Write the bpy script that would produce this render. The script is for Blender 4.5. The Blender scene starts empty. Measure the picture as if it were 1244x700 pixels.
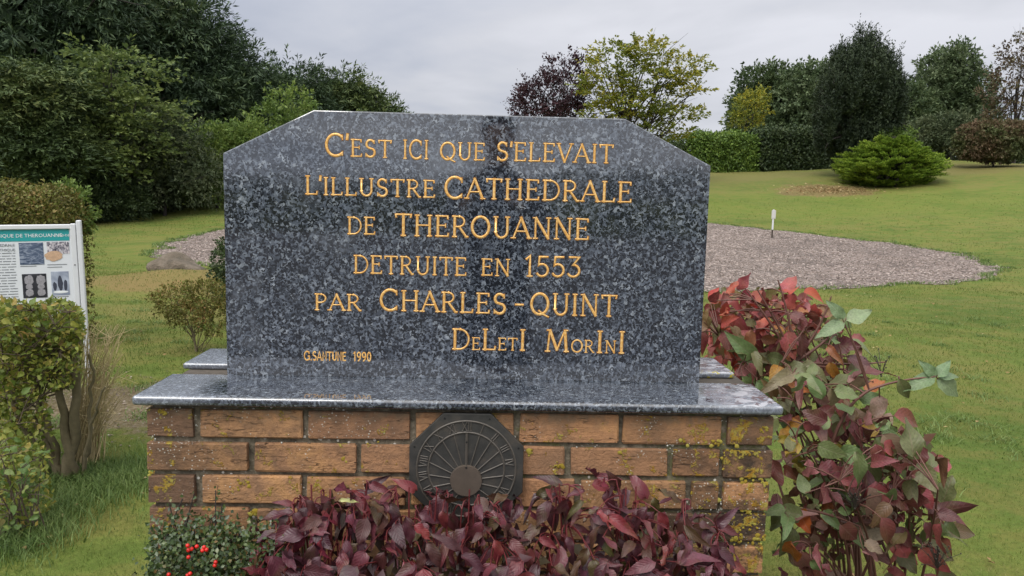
import bpy, bmesh, math, random
import numpy as np
from mathutils import Vector, Matrix
S = bpy.context.scene
COL = S.collection
rng = np.random.default_rng(7); random.seed(7)
PI = math.pi

# ------------------------------------------------------------------ camera
F = 950.0; CAMZ = 1.42
p_, y_, r_ = 0.1186, 0.0316, 0.0247
FW = np.array([math.sin(y_)*math.cos(p_), math.cos(y_)*math.cos(p_), -math.sin(p_)])
rt = np.array([math.cos(y_), -math.sin(y_), 0.0]); up = np.cross(rt, FW)
RT = rt*math.cos(r_)+up*math.sin(r_); UP = up*math.cos(r_)-rt*math.sin(r_)
CP = np.array([0, 0, CAMZ])
cam = bpy.data.cameras.new("camera"); camo = bpy.data.objects.new("camera", cam); COL.objects.link(camo)
cam.sensor_width = 36; cam.lens = F/1244*36; cam.clip_end = 3000; cam.clip_start = 0.02
M = Matrix.Identity(4)
for i in range(3):
    M[i][0] = RT[i]; M[i][1] = UP[i]; M[i][2] = -FW[i]; M[i][3] = CP[i]
camo.matrix_world = M
S.camera = camo

def at(px, py, d):
    """point seen at pixel (px,py) of the photograph on the plane world Y = d"""
    r = FW+RT*(px-622)/F-UP*(py-350)/F
    return CP+r*(d/r[1])

# ------------------------------------------------------------------ view, sky, sun
S.view_settings.view_transform = 'Standard'; S.view_settings.look = 'None'
S.view_settings.exposure = 0.08; S.view_settings.gamma = 1.0
SUN_EL, SUN_AZ = math.radians(52), math.radians(215)     # azimuth clockwise from +Y: behind the camera, to the left
W = bpy.data.worlds.new("World"); S.world = W; W.use_nodes = True

class NT:
    def __init__(s, tree): s.t = tree; s.n = tree.nodes; s.l = tree.links
    def new(s, typ, props=None, **ins):
        n = s.n.new(typ)
        for k, v in (props or {}).items(): setattr(n, k, v)
        for k, v in ins.items():
            k = k.replace('_', ' ') if k.replace('_', ' ') in n.inputs else k
            s.set(n.inputs[int(k[1:])] if (k[0] == 'i' and k[1:].isdigit()) else n.inputs[k], v)
        return n
    def set(s, sock, v):
        if isinstance(v, bpy.types.NodeSocket): s.l.new(v, sock)
        else: sock.default_value = (tuple(v)+(1,) if isinstance(v, (tuple, list)) and len(v) == 3 and sock.type == 'RGBA' else v)
    def math(s, op, a, b=0.0, c=None):
        n = s.n.new('ShaderNodeMath'); n.operation = op; s.set(n.inputs[0], a); s.set(n.inputs[1], b)
        if c is not None: s.set(n.inputs[2], c)
        return n.outputs[0]
    def ss(s, x, a, b):
        n = s.n.new('ShaderNodeMapRange'); n.interpolation_type = 'SMOOTHSTEP'
        s.set(n.inputs[0], x); s.set(n.inputs[1], a); s.set(n.inputs[2], b)
        n.inputs[3].default_value = 0; n.inputs[4].default_value = 1; return n.outputs[0]
    def mix(s, f, a, b, blend='MIX'):
        n = s.n.new('ShaderNodeMix'); n.data_type = 'RGBA'; n.blend_type = blend
        s.set(n.inputs[0], f); s.set(n.inputs[6], a); s.set(n.inputs[7], b); return n.outputs[2]
    def ramp(s, f, stops, interp='LINEAR'):
        n = s.n.new('ShaderNodeValToRGB'); n.color_ramp.interpolation = interp; e = n.color_ramp.elements
        while len(e) < len(stops): e.new(0.5)
        for i, (p, c) in enumerate(stops): e[i].position = p; e[i].color = tuple(c)+(1,)
        s.set(n.inputs[0], f); return n.outputs[0]
    def noise(s, vec, scale, detail=3, rough=0.55, dist=0.0):
        n = s.n.new('ShaderNodeTexNoise'); s.set(n.inputs['Vector'], vec); n.inputs['Scale'].default_value = scale
        n.inputs['Detail'].default_value = detail; n.inputs['Roughness'].default_value = rough
        n.inputs['Distortion'].default_value = dist; return n.outputs[0]
    def voro(s, vec, scale, feature='F1', out=0, rnd=1.0):
        n = s.n.new('ShaderNodeTexVoronoi'); n.feature = feature; s.set(n.inputs['Vector'], vec)
        n.inputs['Scale'].default_value = scale; n.inputs['Randomness'].default_value = rnd; return n.outputs[out]
    def mapv(s, vec, scale=(1, 1, 1), loc=(0, 0, 0), rot=(0, 0, 0)):
        n = s.n.new('ShaderNodeMapping'); s.set(n.inputs[0], vec); n.inputs[1].default_value = loc
        n.inputs[2].default_value = rot; n.inputs[3].default_value = scale; return n.outputs[0]
    def xyz(s, vec):
        n = s.n.new('ShaderNodeSeparateXYZ'); s.set(n.inputs[0], vec); return n.outputs
    def bump(s, h, strength=0.5, dist=0.01, normal=None):
        n = s.n.new('ShaderNodeBump'); s.set(n.inputs['Height'], h)
        n.inputs['Strength'].default_value = strength; n.inputs['Distance'].default_value = dist
        if normal is not None: s.set(n.inputs['Normal'], normal)
        return n.outputs[0]

w = NT(W.node_tree); w.n.clear()
tc = w.new('ShaderNodeTexCoord')
nish = w.new('ShaderNodeTexSky', dict(sky_type='NISHITA', sun_disc=False))
nish.sun_elevation = SUN_EL; nish.sun_rotation = SUN_AZ
dz = w.xyz(tc.outputs['Generated'])[2]
# overcast deck: cloud layer, brighter towards the zenith as overcast skies are
zc = w.ramp(w.math('MULTIPLY', w.math('MAXIMUM', dz, 0.0), 1.0),
            [(0.0, (.52, .54, .60)), (0.12, (.56, .575, .635)), (0.32, (.69, .70, .76)), (0.6, (1.15, 1.15, 1.18)), (1.0, (1.9, 1.88, 1.85))])
zm = w.math('ADD', w.math('MAXIMUM', dz, 0.0), 0.12)
dv = w.new('ShaderNodeVectorMath', dict(operation='SCALE')); w.set(dv.inputs[0], tc.outputs['Generated'])
w.set(dv.inputs[3], w.math('DIVIDE', 1.0, zm))
flat = w.mapv(dv.outputs[0], scale=(1, .8, 0.0), loc=(3.9, 1.2, 0))
n1 = w.noise(flat, 0.42, 5, 0.5, 0.5); n2 = w.noise(flat, 1.3, 5, 0.55, 0.3)
cm = w.math('ADD', w.math('MULTIPLY', n1, 0.75), w.math('MULTIPLY', n2, 0.25))
tint = w.ramp(cm, [(0.38, (.74, .78, .85)), (0.46, (.90, .925, .96)), (0.53, (1.06, 1.06, 1.05)), (0.60, (1.22, 1.21, 1.19))])
cl = w.mix(1.0, zc, tint, 'MULTIPLY')
# the cloud is thinner and brighter on the sun's side, behind the camera
dsun = w.new('ShaderNodeVectorMath', dict(operation='DOT_PRODUCT')); w.set(dsun.inputs[0], tc.outputs['Generated']); dsun.inputs[1].default_value = (math.sin(SUN_AZ), math.cos(SUN_AZ), 0.25)
gl = w.math('MULTIPLY_ADD', w.ss(dsun.outputs[1], -.1, 1.0), .65, 1.0)
clv = w.new('ShaderNodeVectorMath', dict(operation='SCALE')); w.set(clv.inputs[0], cl); w.set(clv.inputs[3], gl); cl = clv.outputs[0]
cl10 = w.new('ShaderNodeVectorMath', dict(operation='SCALE')); w.set(cl10.inputs[0], cl); cl10.inputs[3].default_value = 10.0
skyc = w.mix(0.96, nish.outputs[0], cl10.outputs[0])
bg = w.new('ShaderNodeBackground', Color=skyc, Strength=0.1)
wo = w.new('ShaderNodeOutputWorld'); w.l.new(bg.outputs[0], wo.inputs[0])

sl = bpy.data.lights.new("sun", 'SUN'); sl.energy = 1.5; sl.angle = math.radians(25); sl.color = (1.0, .965, .91)
so = bpy.data.objects.new("sun", sl); COL.objects.link(so)
sd = Vector((math.sin(SUN_AZ)*math.cos(SUN_EL), math.cos(SUN_AZ)*math.cos(SUN_EL), math.sin(SUN_EL)))
so.rotation_euler = sd.to_track_quat('Z', 'Y').to_euler(); so.location = (-5, -8, 20)

# ------------------------------------------------------------------ object helpers
def tag(o, label=None, cat=None, group=None, kind=None):
    if label: o['label'] = label
    if cat: o['category'] = cat
    if group: o['group'] = group
    if kind: o['kind'] = kind
    return o
def empty(name, loc, label, cat, group=None):
    o = bpy.data.objects.new(name, None); COL.objects.link(o); o.location = loc; o.empty_display_size = .1
    return tag(o, label, cat, group)
def link(name, me, parent=None, loc=None):
    o = bpy.data.objects.new(name, me); COL.objects.link(o)
    if parent is not None:
        o.parent = parent
        q = parent; off = Vector((0, 0, 0))
        while q is not None: off += Vector(q.location); q = q.parent     # things and parts carry no rotation of their own
        o.location = (Vector(loc) if loc is not None else Vector((0, 0, 0)))-off
    elif loc is not None: o.location = loc
    return o
def mesh_np(name, V, Fa, mats, uv=None, midx=None, smooth=False):
    """V (n,3); Fa (m,k) int array, one k for all"""
    V = np.asarray(V, np.float32); Fa = np.asarray(Fa, np.int32); k = Fa.shape[1]; m = len(Fa)
    me = bpy.data.meshes.new(name); me.vertices.add(len(V)); me.vertices.foreach_set('co', V.ravel())
    me.loops.add(m*k); me.loops.foreach_set('vertex_index', Fa.ravel())
    me.polygons.add(m); me.polygons.foreach_set('loop_start', np.arange(m, dtype=np.int32)*k)
    try: me.polygons.foreach_set('loop_total', np.full(m, k, np.int32))
    except Exception: pass
    if midx is not None: me.polygons.foreach_set('material_index', np.asarray(midx, np.int32))
    if smooth: me.polygons.foreach_set('use_smooth', np.ones(m, bool))
    if uv is not None:
        l = me.uv_layers.new(name='uv'); l.data.foreach_set('uv', np.asarray(uv, np.float32)[Fa.ravel()].ravel())
    for mt in (mats if isinstance(mats, (list, tuple)) else [mats]): me.materials.append(mt)
    me.update(calc_edges=True); me.validate(); return me
class Acc:
    """collects pieces with quad faces (a triangle repeats no vertex: stored apart)"""
    def __init__(s): s.V = []; s.F = []; s.n = 0; s.U = []; s.m = []
    def add(s, V, Fa, mi=0, uv=None):
        V = np.asarray(V, float); Fa = np.asarray(Fa, int)
        s.V.append(V); s.F.append(Fa+s.n); s.n += len(V); s.m.append(np.full(len(Fa), mi))
        s.U.append(np.zeros((len(V), 2)) if uv is None else np.asarray(uv, float))
    def tube(s, P, R, k=6, mi=0):
        P = np.asarray(P, float); n = len(P); R = np.broadcast_to(np.asarray(R, float), (n,))
        T = np.gradient(P, axis=0); T /= np.linalg.norm(T, axis=1)[:, None]+1e-9
        a = np.array([0, 0, 1.]) if abs(T[0][2]) < .9 else np.array([1., 0, 0])
        X = np.cross(T, a); X /= np.linalg.norm(X, axis=1)[:, None]+1e-9; Y = np.cross(T, X)
        an = np.arange(k)*2*PI/k
        V = (P[:, None]+R[:, None, None]*(np.cos(an)[None, :, None]*X[:, None]+np.sin(an)[None, :, None]*Y[:, None])).reshape(-1, 3)
        i = np.arange(n-1)[:, None]*k; j = np.arange(k)[None]; j2 = (j+1) % k
        s.add(V, np.stack([i+j, i+j2, i+k+j2, i+k+j], -1).reshape(-1, 4), mi)
        # end cap (fan folded into quads around a centre point)
        s.add(np.vstack([V[-k:], P[-1]+T[-1]*R[-1]*.5]), [[q, (q+1) % k, k, k] for q in range(k)] if False else [[0, 1, 2, 3]] if k == 4 else [[q, (q+1) % k, (q+2) % k, k] for q in range(0, k, 2)], mi)
    def build(s, name, mats, parent=None, smooth=False):
        me = mesh_np(name, np.vstack(s.V)-s.off(parent), np.vstack(s.F), mats, np.vstack(s.U), np.concatenate(s.m), smooth)
        o = bpy.data.objects.new(name, me); COL.objects.link(o)
        if parent is not None: o.parent = parent
        return o
    def off(s, parent):
        v = np.zeros(3)
        while parent is not None: v += np.array(parent.location); parent = parent.parent
        return v
def box_v(x0, x1, y0, y1, z0, z1):
    V = [(x, y, z) for z in (z0, z1) for y in (y0, y1) for x in (x0, x1)]
    return V, [(0, 2, 3, 1), (4, 5, 7, 6), (0, 1, 5, 4), (2, 6, 7, 3), (0, 4, 6, 2), (1, 3, 7, 5)]
def bm_obj(name, bm, mats, parent=None, smooth=False):
    me = bpy.data.meshes.new(name); bm.normal_update(); bm.to_mesh(me); bm.free()
    for mt in (mats if isinstance(mats, (list, tuple)) else [mats]): me.materials.append(mt)
    if smooth:
        for q in me.polygons: q.use_smooth = True
    o = bpy.data.objects.new(name, me); COL.objects.link(o)
    if parent is not None:
        o.parent = parent; q = parent; off = Vector((0, 0, 0))
        while q is not None: off += Vector(q.location); q = q.parent
        me.transform(Matrix.Translation(-off))
    return o
def bm_box(x0, x1, y0, y1, z0, z1, bev=0.0, seg=2, bm=None):
    bm = bm or bmesh.new()
    V, Fa = box_v(x0, x1, y0, y1, z0, z1); vs = [bm.verts.new(v) for v in V]
    fs = [bm.faces.new([vs[i] for i in f]) for f in Fa]
    bmesh.ops.recalc_face_normals(bm, faces=fs)
    if bev > 0:
        es = list({e for f in fs for e in f.edges})
        bmesh.ops.bevel(bm, geom=es, offset=bev, segments=seg, profile=.5, affect='EDGES')
    return bm

# ------------------------------------------------------------------ materials
def mat(name):
    m = bpy.data.materials.new(name); m.use_nodes = True; t = NT(m.node_tree); t.n.clear()
    b = t.new('ShaderNodeBsdfPrincipled'); o = t.new('ShaderNodeOutputMaterial'); t.l.new(b.outputs[0], o.inputs[0])
    t.b = b; t.o = o
    t.P = t.new('ShaderNodeNewGeometry').outputs['Position']; return m, t
def simple(name, c, rough=.6, metal=0, nz=.15, sc=40, bump=0.0, spec=.5):
    m, t = mat(name)
    n = t.noise(t.P, sc, 4)
    t.set(t.b.inputs['Base Color'], t.mix(n, tuple(x*(1-nz) for x in c), tuple(min(1, x*(1+nz)) for x in c)))
    t.b.inputs['Roughness'].default_value = rough; t.b.inputs['Metallic'].default_value = metal
    t.b.inputs['Specular IOR Level'].default_value = spec
    if bump: t.set(t.b.inputs['Normal'], t.bump(n, bump, .002))
    return m

def m_granite(name='blue_grey_granite', ledge=False):
    m, t = mat(name); b = t.b
    wv = t.new('ShaderNodeTexNoise'); t.set(wv.inputs['Vector'], t.P); wv.inputs['Scale'].default_value = 90
    vm = t.new('ShaderNodeVectorMath', dict(operation='MULTIPLY_ADD')); t.set(vm.inputs[0], wv.outputs[1])
    vm.inputs[1].default_value = (.012, .012, .012); t.set(vm.inputs[2], t.P); Q = vm.outputs[0]
    c1 = t.xyz(t.voro(Q, 112, 'F1', 1))[0]; c2 = t.xyz(t.voro(Q, 190, 'F1', 1))[1]; c3 = t.xyz(t.voro(Q, 250, 'F1', 1))[2]
    big = t.noise(t.P, 9, 4, .6)
    a = t.ramp(c1, [(0, (.018, .021, .028)), (.25, (.040, .047, .061)), (.5, (.080, .095, .122)), (.75, (.135, .157, .195)), (.92, (.23, .26, .30)), (1, (.40, .44, .48))])
    d = t.ramp(c2, [(0, (.006, .008, .012)), (.40, (.032, .038, .05)), (.72, (.10, .118, .148)), (1, (.23, .26, .30))])
    e = t.mix(.5, a, d)
    e = t.mix(t.ss(c3, .56, .64), e, (.014, .016, .021))
    e = t.mix(t.math('MULTIPLY', t.ss(big, .56, .70), .25), e, (.17, .185, .21))
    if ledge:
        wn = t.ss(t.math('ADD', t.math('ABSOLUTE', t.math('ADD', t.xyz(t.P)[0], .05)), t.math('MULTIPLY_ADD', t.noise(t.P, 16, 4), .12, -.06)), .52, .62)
        e = t.mix(t.math('MULTIPLY_ADD', wn, .24, .02), e, (.40, .43, .50))  # both ends paler: the sky's reflection on the ledge put into the colour
    X = t.xyz(t.P)
    # worn, stained right-hand end of the ledge and a little lichen
    up_ = t.ss(t.xyz(t.new('ShaderNodeNewGeometry').outputs['Normal'])[2], .5, .9)
    rm = t.math('MULTIPLY', t.ss(X[0], .50, .60), up_)
    st = t.noise(t.mapv(t.P, (1, 1.6, 1)), 26, 4, .6, .6)
    e = t.mix(t.math('MULTIPLY', rm, t.ss(st, .48, .56)), e, (.40, .40, .43))
    e = t.mix(t.math('MULTIPLY', rm, t.ss(t.noise(t.P, 33, 4, .6, 1.0), .54, .60)), e, (.075, .038, .04))
    lw = t.noise(t.P, 60, 3); lm = t.math('MULTIPLY', t.ss(lw, .52, .56), t.math('MULTIPLY', t.ss(X[0], .54, .56), t.math('MULTIPLY', t.ss(X[1], 1.90, 1.92), t.ss(X[1], 1.96, 1.945))))
    e = t.mix(lm, e, (.32, .26, .015))
    t.set(b.inputs['Base Color'], e)
    rgh = t.math('MULTIPLY_ADD', t.noise(t.P, 14, 3), .05, .015)
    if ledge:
        worn = t.ss(t.math('ADD', t.math('ABSOLUTE', t.math('ADD', t.xyz(t.P)[0], .05)), t.math('MULTIPLY_ADD', t.noise(t.P, 16, 4), .12, -.06)), .52, .62)  # same ends made rougher, to spread the reflected sky there
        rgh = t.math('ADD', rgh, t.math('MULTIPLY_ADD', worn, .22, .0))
    t.set(b.inputs['Roughness'], rgh)
    b.inputs['IOR'].default_value = 2.0
    t.set(b.inputs['Normal'], t.bump(t.noise(t.P, 260, 2), .04, .0006)); return m
GRAN = m_granite(); GRAN_L = m_granite('weathered_ledge_sheen_granite', True)

def m_brick():
    m, t = mat('rustic_brick'); b = t.b; X = t.xyz(t.P)
    oi = t.new('ShaderNodeObjectInfo'); rnd = oi.outputs['Random']; grime = t.math('SUBTRACT', 1.0, t.xyz(oi.outputs['Color'])[0])
    base = t.ramp(rnd, [(0, (.40, .21, .115)), (.3, (.52, .27, .125)), (.6, (.45, .225, .115)), (.85, (.60, .32, .145)), (1, (.36, .205, .13))])
    n0 = t.noise(t.P, 9, 4, .6); n1 = t.noise(t.P, 60, 5, .65); str_ = t.noise(t.mapv(t.P, (14, 14, 80)), 1.0, 5, .6, .4)
    e = t.mix(t.math('MULTIPLY', t.ss(n1, .35, .75), .6), base, (.20, .11, .065))
    e = t.mix(t.math('MULTIPLY', t.ss(str_, .42, .62), .22), e, (.20, .12, .075))
    e = t.mix(t.math('MULTIPLY', t.ss(n0, .42, .66), .6), e, (.14, .09, .06))
    e = t.mix(t.math('MULTIPLY', t.ss(X[0], -.35, -.72), .45), e, (.15, .09, .06))
    e = t.mix(t.math('MULTIPLY', t.ss(X[0], -.10, .25), .16), e, (.62, .32, .13))
    e = t.mix(t.math('MULTIPLY', t.ss(t.noise(t.P, 7.5, 4, .6, .5), .52, .68), .65), e, (.60, .32, .13))
    e = t.mix(t.math('MULTIPLY', t.math('MINIMUM', t.math('MULTIPLY', grime, t.math('MULTIPLY_ADD', t.noise(t.P, 13, 5, .65), 2.6, -.35)), 1.0), .88), e, (.062, .042, .030))
    # cracks
    ck = t.math('MULTIPLY', t.ss(t.math('ABSOLUTE', t.math('SUBTRACT', t.noise(t.mapv(t.P, (8, 8, 58)), 1.0, 4, .5, .5), .5)), .010, .0), t.ss(t.noise(t.P, 14, 3), .48, .60))
    e = t.mix(t.math('MULTIPLY', ck, .75), e, (.05, .028, .018))
    # soot at the right end and along the joints
    so_ = t.math('MULTIPLY', t.ss(X[0], .36, .60), t.ss(t.noise(t.P, 17, 4, .6), .42, .56))
    so_ = t.math('MULTIPLY', so_, t.ss(X[2], .92, .86))
    e = t.mix(t.math('MULTIPLY', so_, .8), e, (.035, .026, .02))
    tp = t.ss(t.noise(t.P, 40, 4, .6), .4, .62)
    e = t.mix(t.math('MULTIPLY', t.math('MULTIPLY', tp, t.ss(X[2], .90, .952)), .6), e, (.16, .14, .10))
    # lichen, yellow patches and white dots
    yl = t.noise(t.P, 24, 5, .62, .3); loc = t.noise(t.P, 4.2, 2)
    bias = t.math('ADD', t.math('MULTIPLY', t.ss(X[0], .40, .60), .075), t.math('MULTIPLY', t.ss(X[0], -.64, -.73), .07))
    ym = t.ss(t.math('ADD', t.math('ADD', yl, bias), t.math('MULTIPLY', loc, .22)), .70, .735)
    ym = t.math('MULTIPLY', ym, t.ss(t.math('ADD', t.noise(t.P, 190, 3, .6), t.math('MULTIPLY', bias, 1.2)), .44, .54))
    e = t.mix(t.math('MULTIPLY', ym, .85), e, t.mix(t.ss(t.noise(t.P, 70, 3), .35, .65), (.33, .18, .012), (.36, .31, .06)))
    wd = t.math('MULTIPLY', t.ss(t.math('MULTIPLY_ADD', t.noise(t.P, 45, 2), -.35, t.voro(t.P, 130, 'F1', 0)), .06, -.03), t.ss(t.math('ADD', t.noise(t.P, 13, 3), t.math('MULTIPLY', bias, .7)), .50, .60))
    e = t.mix(t.math('MULTIPLY', wd, .7), e, (.56, .54, .47))
    t.set(b.inputs['Base Color'], e); b.inputs['Roughness'].default_value = .85
    b.inputs['Specular IOR Level'].default_value = .3
    h = t.math('ADD', t.math('MULTIPLY', str_, .35), t.math('MULTIPLY', t.noise(t.P, 120, 5, .7), 1.0)); h = t.math('SUBTRACT', h, t.math('MULTIPLY', ck, .9))
    h = t.math('ADD', h, t.math('MULTIPLY', ym, .5))
    t.set(b.inputs['Normal'], t.bump(h, .8, .006)); return m
BRICK = m_brick()

def m_mortar():
    m, t = mat('dark_mortar'); b = t.b; X = t.xyz(t.P)
    n = t.noise(t.P, 55, 5, .65)
    e = t.ramp(n, [(.3, (.05, .04, .028)), (.5, (.125, .105, .072)), (.7, (.24, .205, .15))])
    mo = t.math('MULTIPLY', t.ss(t.noise(t.P, 8, 3), .5, .62), t.ss(t.noise(t.P, 80, 3), .4, .6))
    e = t.mix(t.math('MULTIPLY', mo, .7), e, (.10, .11, .025))
    wd = t.math('MULTIPLY', t.ss(t.voro(t.P, 80, 'F1', 0), .30, .2), t.ss(t.noise(t.P, 13, 3), .50, .57))
    e = t.mix(wd, e, (.60, .58, .52))
    t.set(b.inputs['Base Color'], e); b.inputs['Roughness'].default_value = .95
    t.set(b.inputs['Normal'], t.bump(n, .9, .006)); return m
MORTAR = m_mortar()

def m_gold():
    m, t = mat('gilded_lettering'); b = t.b
    n = t.noise(t.P, 150, 3)
    t.set(b.inputs['Base Color'], t.mix(t.ss(n, .35, .7), (.74, .38, .085), (.95, .64, .25)))
    b.inputs['Roughness'].default_value = .38; b.inputs['Metallic'].default_value = .25; return m
GOLD = m_gold(); GROOVE_SHADE_DIRT = simple('letter_groove_shade_dirt', (.16, .072, .03), .8)  # flat brown rim round letters: groove shadow and edge dirt put into colour
BRONZE = None
def m_bronze():
    m, t = mat('weathered_cast_metal'); b = t.b; n = t.noise(t.P, 30, 4, .6)
    t.set(b.inputs['Base Color'], t.ramp(n, [(.3, (.030, .030, .028)), (.55, (.050, .048, .044)), (.8, (.085, .072, .058))]))
    b.inputs['Metallic'].default_value = .25; b.inputs['Roughness'].default_value = .55
    t.set(b.inputs['Normal'], t.bump(t.noise(t.P, 250, 3), .3, .001)); return m
BRONZE = m_bronze(); BRONZE_L = simple('worn_raised_metal', (.095, .083, .070), .45, .2, .25, 60, .2)
BRONZE_D = simple('rust_brown_disc', (.082, .062, .047), .7, .1, .35, 45, .3)

def m_foliage(name, stops, trans=.25, rough=.6, patch=.35, psc=.8, spec=.25):
    m, t = mat(name); b = t.b; g = t.new('ShaderNodeNewGeometry')
    r = t.math('ADD', t.math('MULTIPLY', g.outputs['Random Per Island'], 1-patch), t.math('MULTIPLY', t.ss(t.noise(t.P, psc, 3), .3, .7), patch))
    c = t.ramp(r, stops)
    t.set(b.inputs['Base Color'], c); b.inputs['Roughness'].default_value = rough; b.inputs['Specular IOR Level'].default_value = spec
    tr = t.new('ShaderNodeBsdfTranslucent'); t.set(tr.inputs[0], c)
    mx = t.new('ShaderNodeMixShader'); mx.inputs[0].default_value = trans
    t.l.new(b.outputs[0], mx.inputs[1]); t.l.new(tr.outputs[0], mx.inputs[2]); t.l.new(mx.outputs[0], t.o.inputs[0]); return m
def m_bigleaf(name, stops, isl=False, gloss=.42, vein=(.30, .14, .12), veinamt=.35, trans=.18, blot=(.05, .02, .015)):
    m, t = mat(name); b = t.b
    rnd = t.new('ShaderNodeNewGeometry').outputs['Random Per Island'] if isl else t.new('ShaderNodeObjectInfo').outputs['Random']; uv = t.new('ShaderNodeUVMap').outputs[0]; U = t.xyz(uv)
    tco = t.new('ShaderNodeTexCoord').outputs['Object']
    v2 = t.math('ABSOLUTE', t.math('SUBTRACT', U[1], .5))
    ph = t.math('SUBTRACT', U[0], t.math('MULTIPLY', v2, .75))
    sv = t.math('ABSOLUTE', t.math('SINE', t.math('MULTIPLY', ph, 24.0)))
    side = t.ss(sv, .30, .0); mid = t.ss(v2, .035, .012); vn = t.math('MAXIMUM', side, mid)
    nz = t.noise(tco, 34, 4, .6)
    c = t.ramp(rnd, stops, 'LINEAR')
    c = t.mix(t.math('MULTIPLY', t.ss(t.noise(t.P, 22, 3), .52, .66), .35), c, t.mix(.5, c, (.12, .14, .04)))
    hs = t.new('ShaderNodeHueSaturation'); t.set(hs.inputs['Color'], c)
    t.set(hs.inputs['Value'], t.math('MULTIPLY_ADD', t.noise(tco, 12, 3), 1.0, .5))
    t.set(hs.inputs['Hue'], t.math('MULTIPLY_ADD', t.noise(t.P, 9, 2), .08, .46))
    e = hs.outputs[0]
    e = t.mix(t.math('MULTIPLY', vn, veinamt), e, vein)
    e = t.mix(t.math('MULTIPLY', t.ss(nz, .60, .70), .55), e, blot)
    t.set(b.inputs['Base Color'], e); b.inputs['Roughness'].default_value = gloss; b.inputs['Specular IOR Level'].default_value = .45
    h = t.math('SUBTRACT', t.math('MULTIPLY', sv, .8), t.math('MULTIPLY', mid, .9))
    t.set(b.inputs['Normal'], t.bump(t.math('ADD', t.math('MULTIPLY', h, .7), t.math('MULTIPLY', nz, .9)), .32, .002))
    tr = t.new('ShaderNodeBsdfTranslucent'); t.set(tr.inputs[0], e)
    mx = t.new('ShaderNodeMixShader'); mx.inputs[0].default_value = trans
    t.l.new(b.outputs[0], mx.inputs[1]); t.l.new(tr.outputs[0], mx.inputs[2]); t.l.new(mx.outputs[0], t.o.inputs[0]); return m
BARK = simple('brown_bark', (.085, .062, .042), .9, 0, .5, 30, .8)
BARK_D = simple('dark_bark', (.035, .028, .024), .9, 0, .4, 20, .5)
BARK_G = simple('mossy_grey_bark', (.14, .115, .065), .9, 0, .5, 35, .8)
REDSTEM = simple('red_twig_bark', (.12, .018, .020), .5, 0, .4, 40)
TWIG = simple('straw_twig_bark', (.44, .35, .19), .85, 0, .35, 60)
WHITEP = simple('white_painted_metal', (.62, .63, .65), .4, 0, .05, 20)

# ------------------------------------------------------------------ terrain
AZ = [(-1200, -2.2), (0, 0), (200, 0), (600, 0), (860, 0)]
COLX = np.array([-2500, 0, 130, 285, 600, 860, 1045, 1150, 1250, 3500], float)
DD = np.array([0, 12, 17, 21, 25, 28, 34, 40, 46, 55, 80, 160, 900], float)
ZT = np.array([
 [0, 0, 0, .10, .25, .4, .55, .7, .8, .9, 1.2, 2, 3],
 [0, 0, 0, .06, .22, .38, .55, .7, .8, .9, 1.2, 2, 3],
 [0, 0, 0, .05, .22, .38, .56, .7, .8, .9, 1.2, 2, 3],
 [0, 0, 0, .08, .34, .62, 1.22, 1.5, 1.65, 1.8, 2.2, 2.6, 3],
 [0, 0, 0, .10, .32, .55, 1.1, 1.7, 2.1, 2.3, 2.6, 3, 4],
 [0, 0, 0, .12, .40, .68, 1.45, 2.45, 3.05, 3.4, 3.6, 4, 4],
 [0, 0, 0, .12, .38, .70, 1.65, 2.75, 3.4, 3.8, 4, 4, 4],
 [0, 0, .02, .16, .48, .85, 1.9, 3.0, 4.0, 4.3, 4.4, 4.4, 4],
 [0, 0, .05, .25, .6, 1.0, 2.1, 3.4, 4.0, 4.3, 4.4, 4.4, 4],
 [0, 0, .10, .3, .6, 1.0, 2.1, 3.2, 3.8, 4.1, 4.4, 4.4, 4]])
def smooth_interp(x, xs, ys):
    # monotone cubic style interpolation
    i = np.clip(np.searchsorted(xs, x)-1, 0, len(xs)-2); t = np.clip((x-xs[i])/(xs[i+1]-xs[i]), 0, 1)
    sl = np.gradient(ys, xs, axis=0)
    h = xs[i+1]-xs[i]
    return (2*t**3-3*t**2+1)*ys[i]+(t**3-2*t**2+t)*h*sl[i]+(-2*t**3+3*t**2)*ys[i+1]+(t**3-t**2)*h*sl[i+1]
def ground(x, y):
    x = np.asarray(x, float); y = np.asarray(y, float); shp = np.broadcast(x, y).shape
    x, y = np.broadcast_arrays(x, y); x = x.ravel(); y = y.ravel()
    front = y > 1.0
    cx = np.where(front, 595+x/np.maximum(y, 1.0)*F, np.where(x < 0, -2500, 3500)); cx = np.clip(cx, -2500, 3500)
    d = np.where(front, np.clip(y, 0, 899), 0)
    zz = np.array([smooth_interp(d, DD, row) for row in ZT])      # per column
    i = np.clip(np.searchsorted(COLX, cx)-1, 0, len(COLX)-2); t = np.clip((cx-COLX[i])/(COLX[i+1]-COLX[i]), 0, 1); t = t*t*(3-2*t)
    ar = np.arange(len(cx)); z = zz[i, ar]*(1-t)+zz[i+1, ar]*t
    f = np.clip((np.hypot(x, y)-3)/10, 0, 1)*np.clip(y/3, 0, 1)
    z = z+f*(.03*np.sin(x*.9+1)*np.sin(y*.7)+.02*np.sin(x*2.1+y*1.3))
    # grassy bank round the half-buried stone
    z = z+.22*np.exp(-(((x+4.55)/1.0)**2+((y-11.6)/1.1)**2))
    return z.reshape(shp)
def gz(x, y): return float(ground(np.array([x]), np.array([y]))[0])

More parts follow.
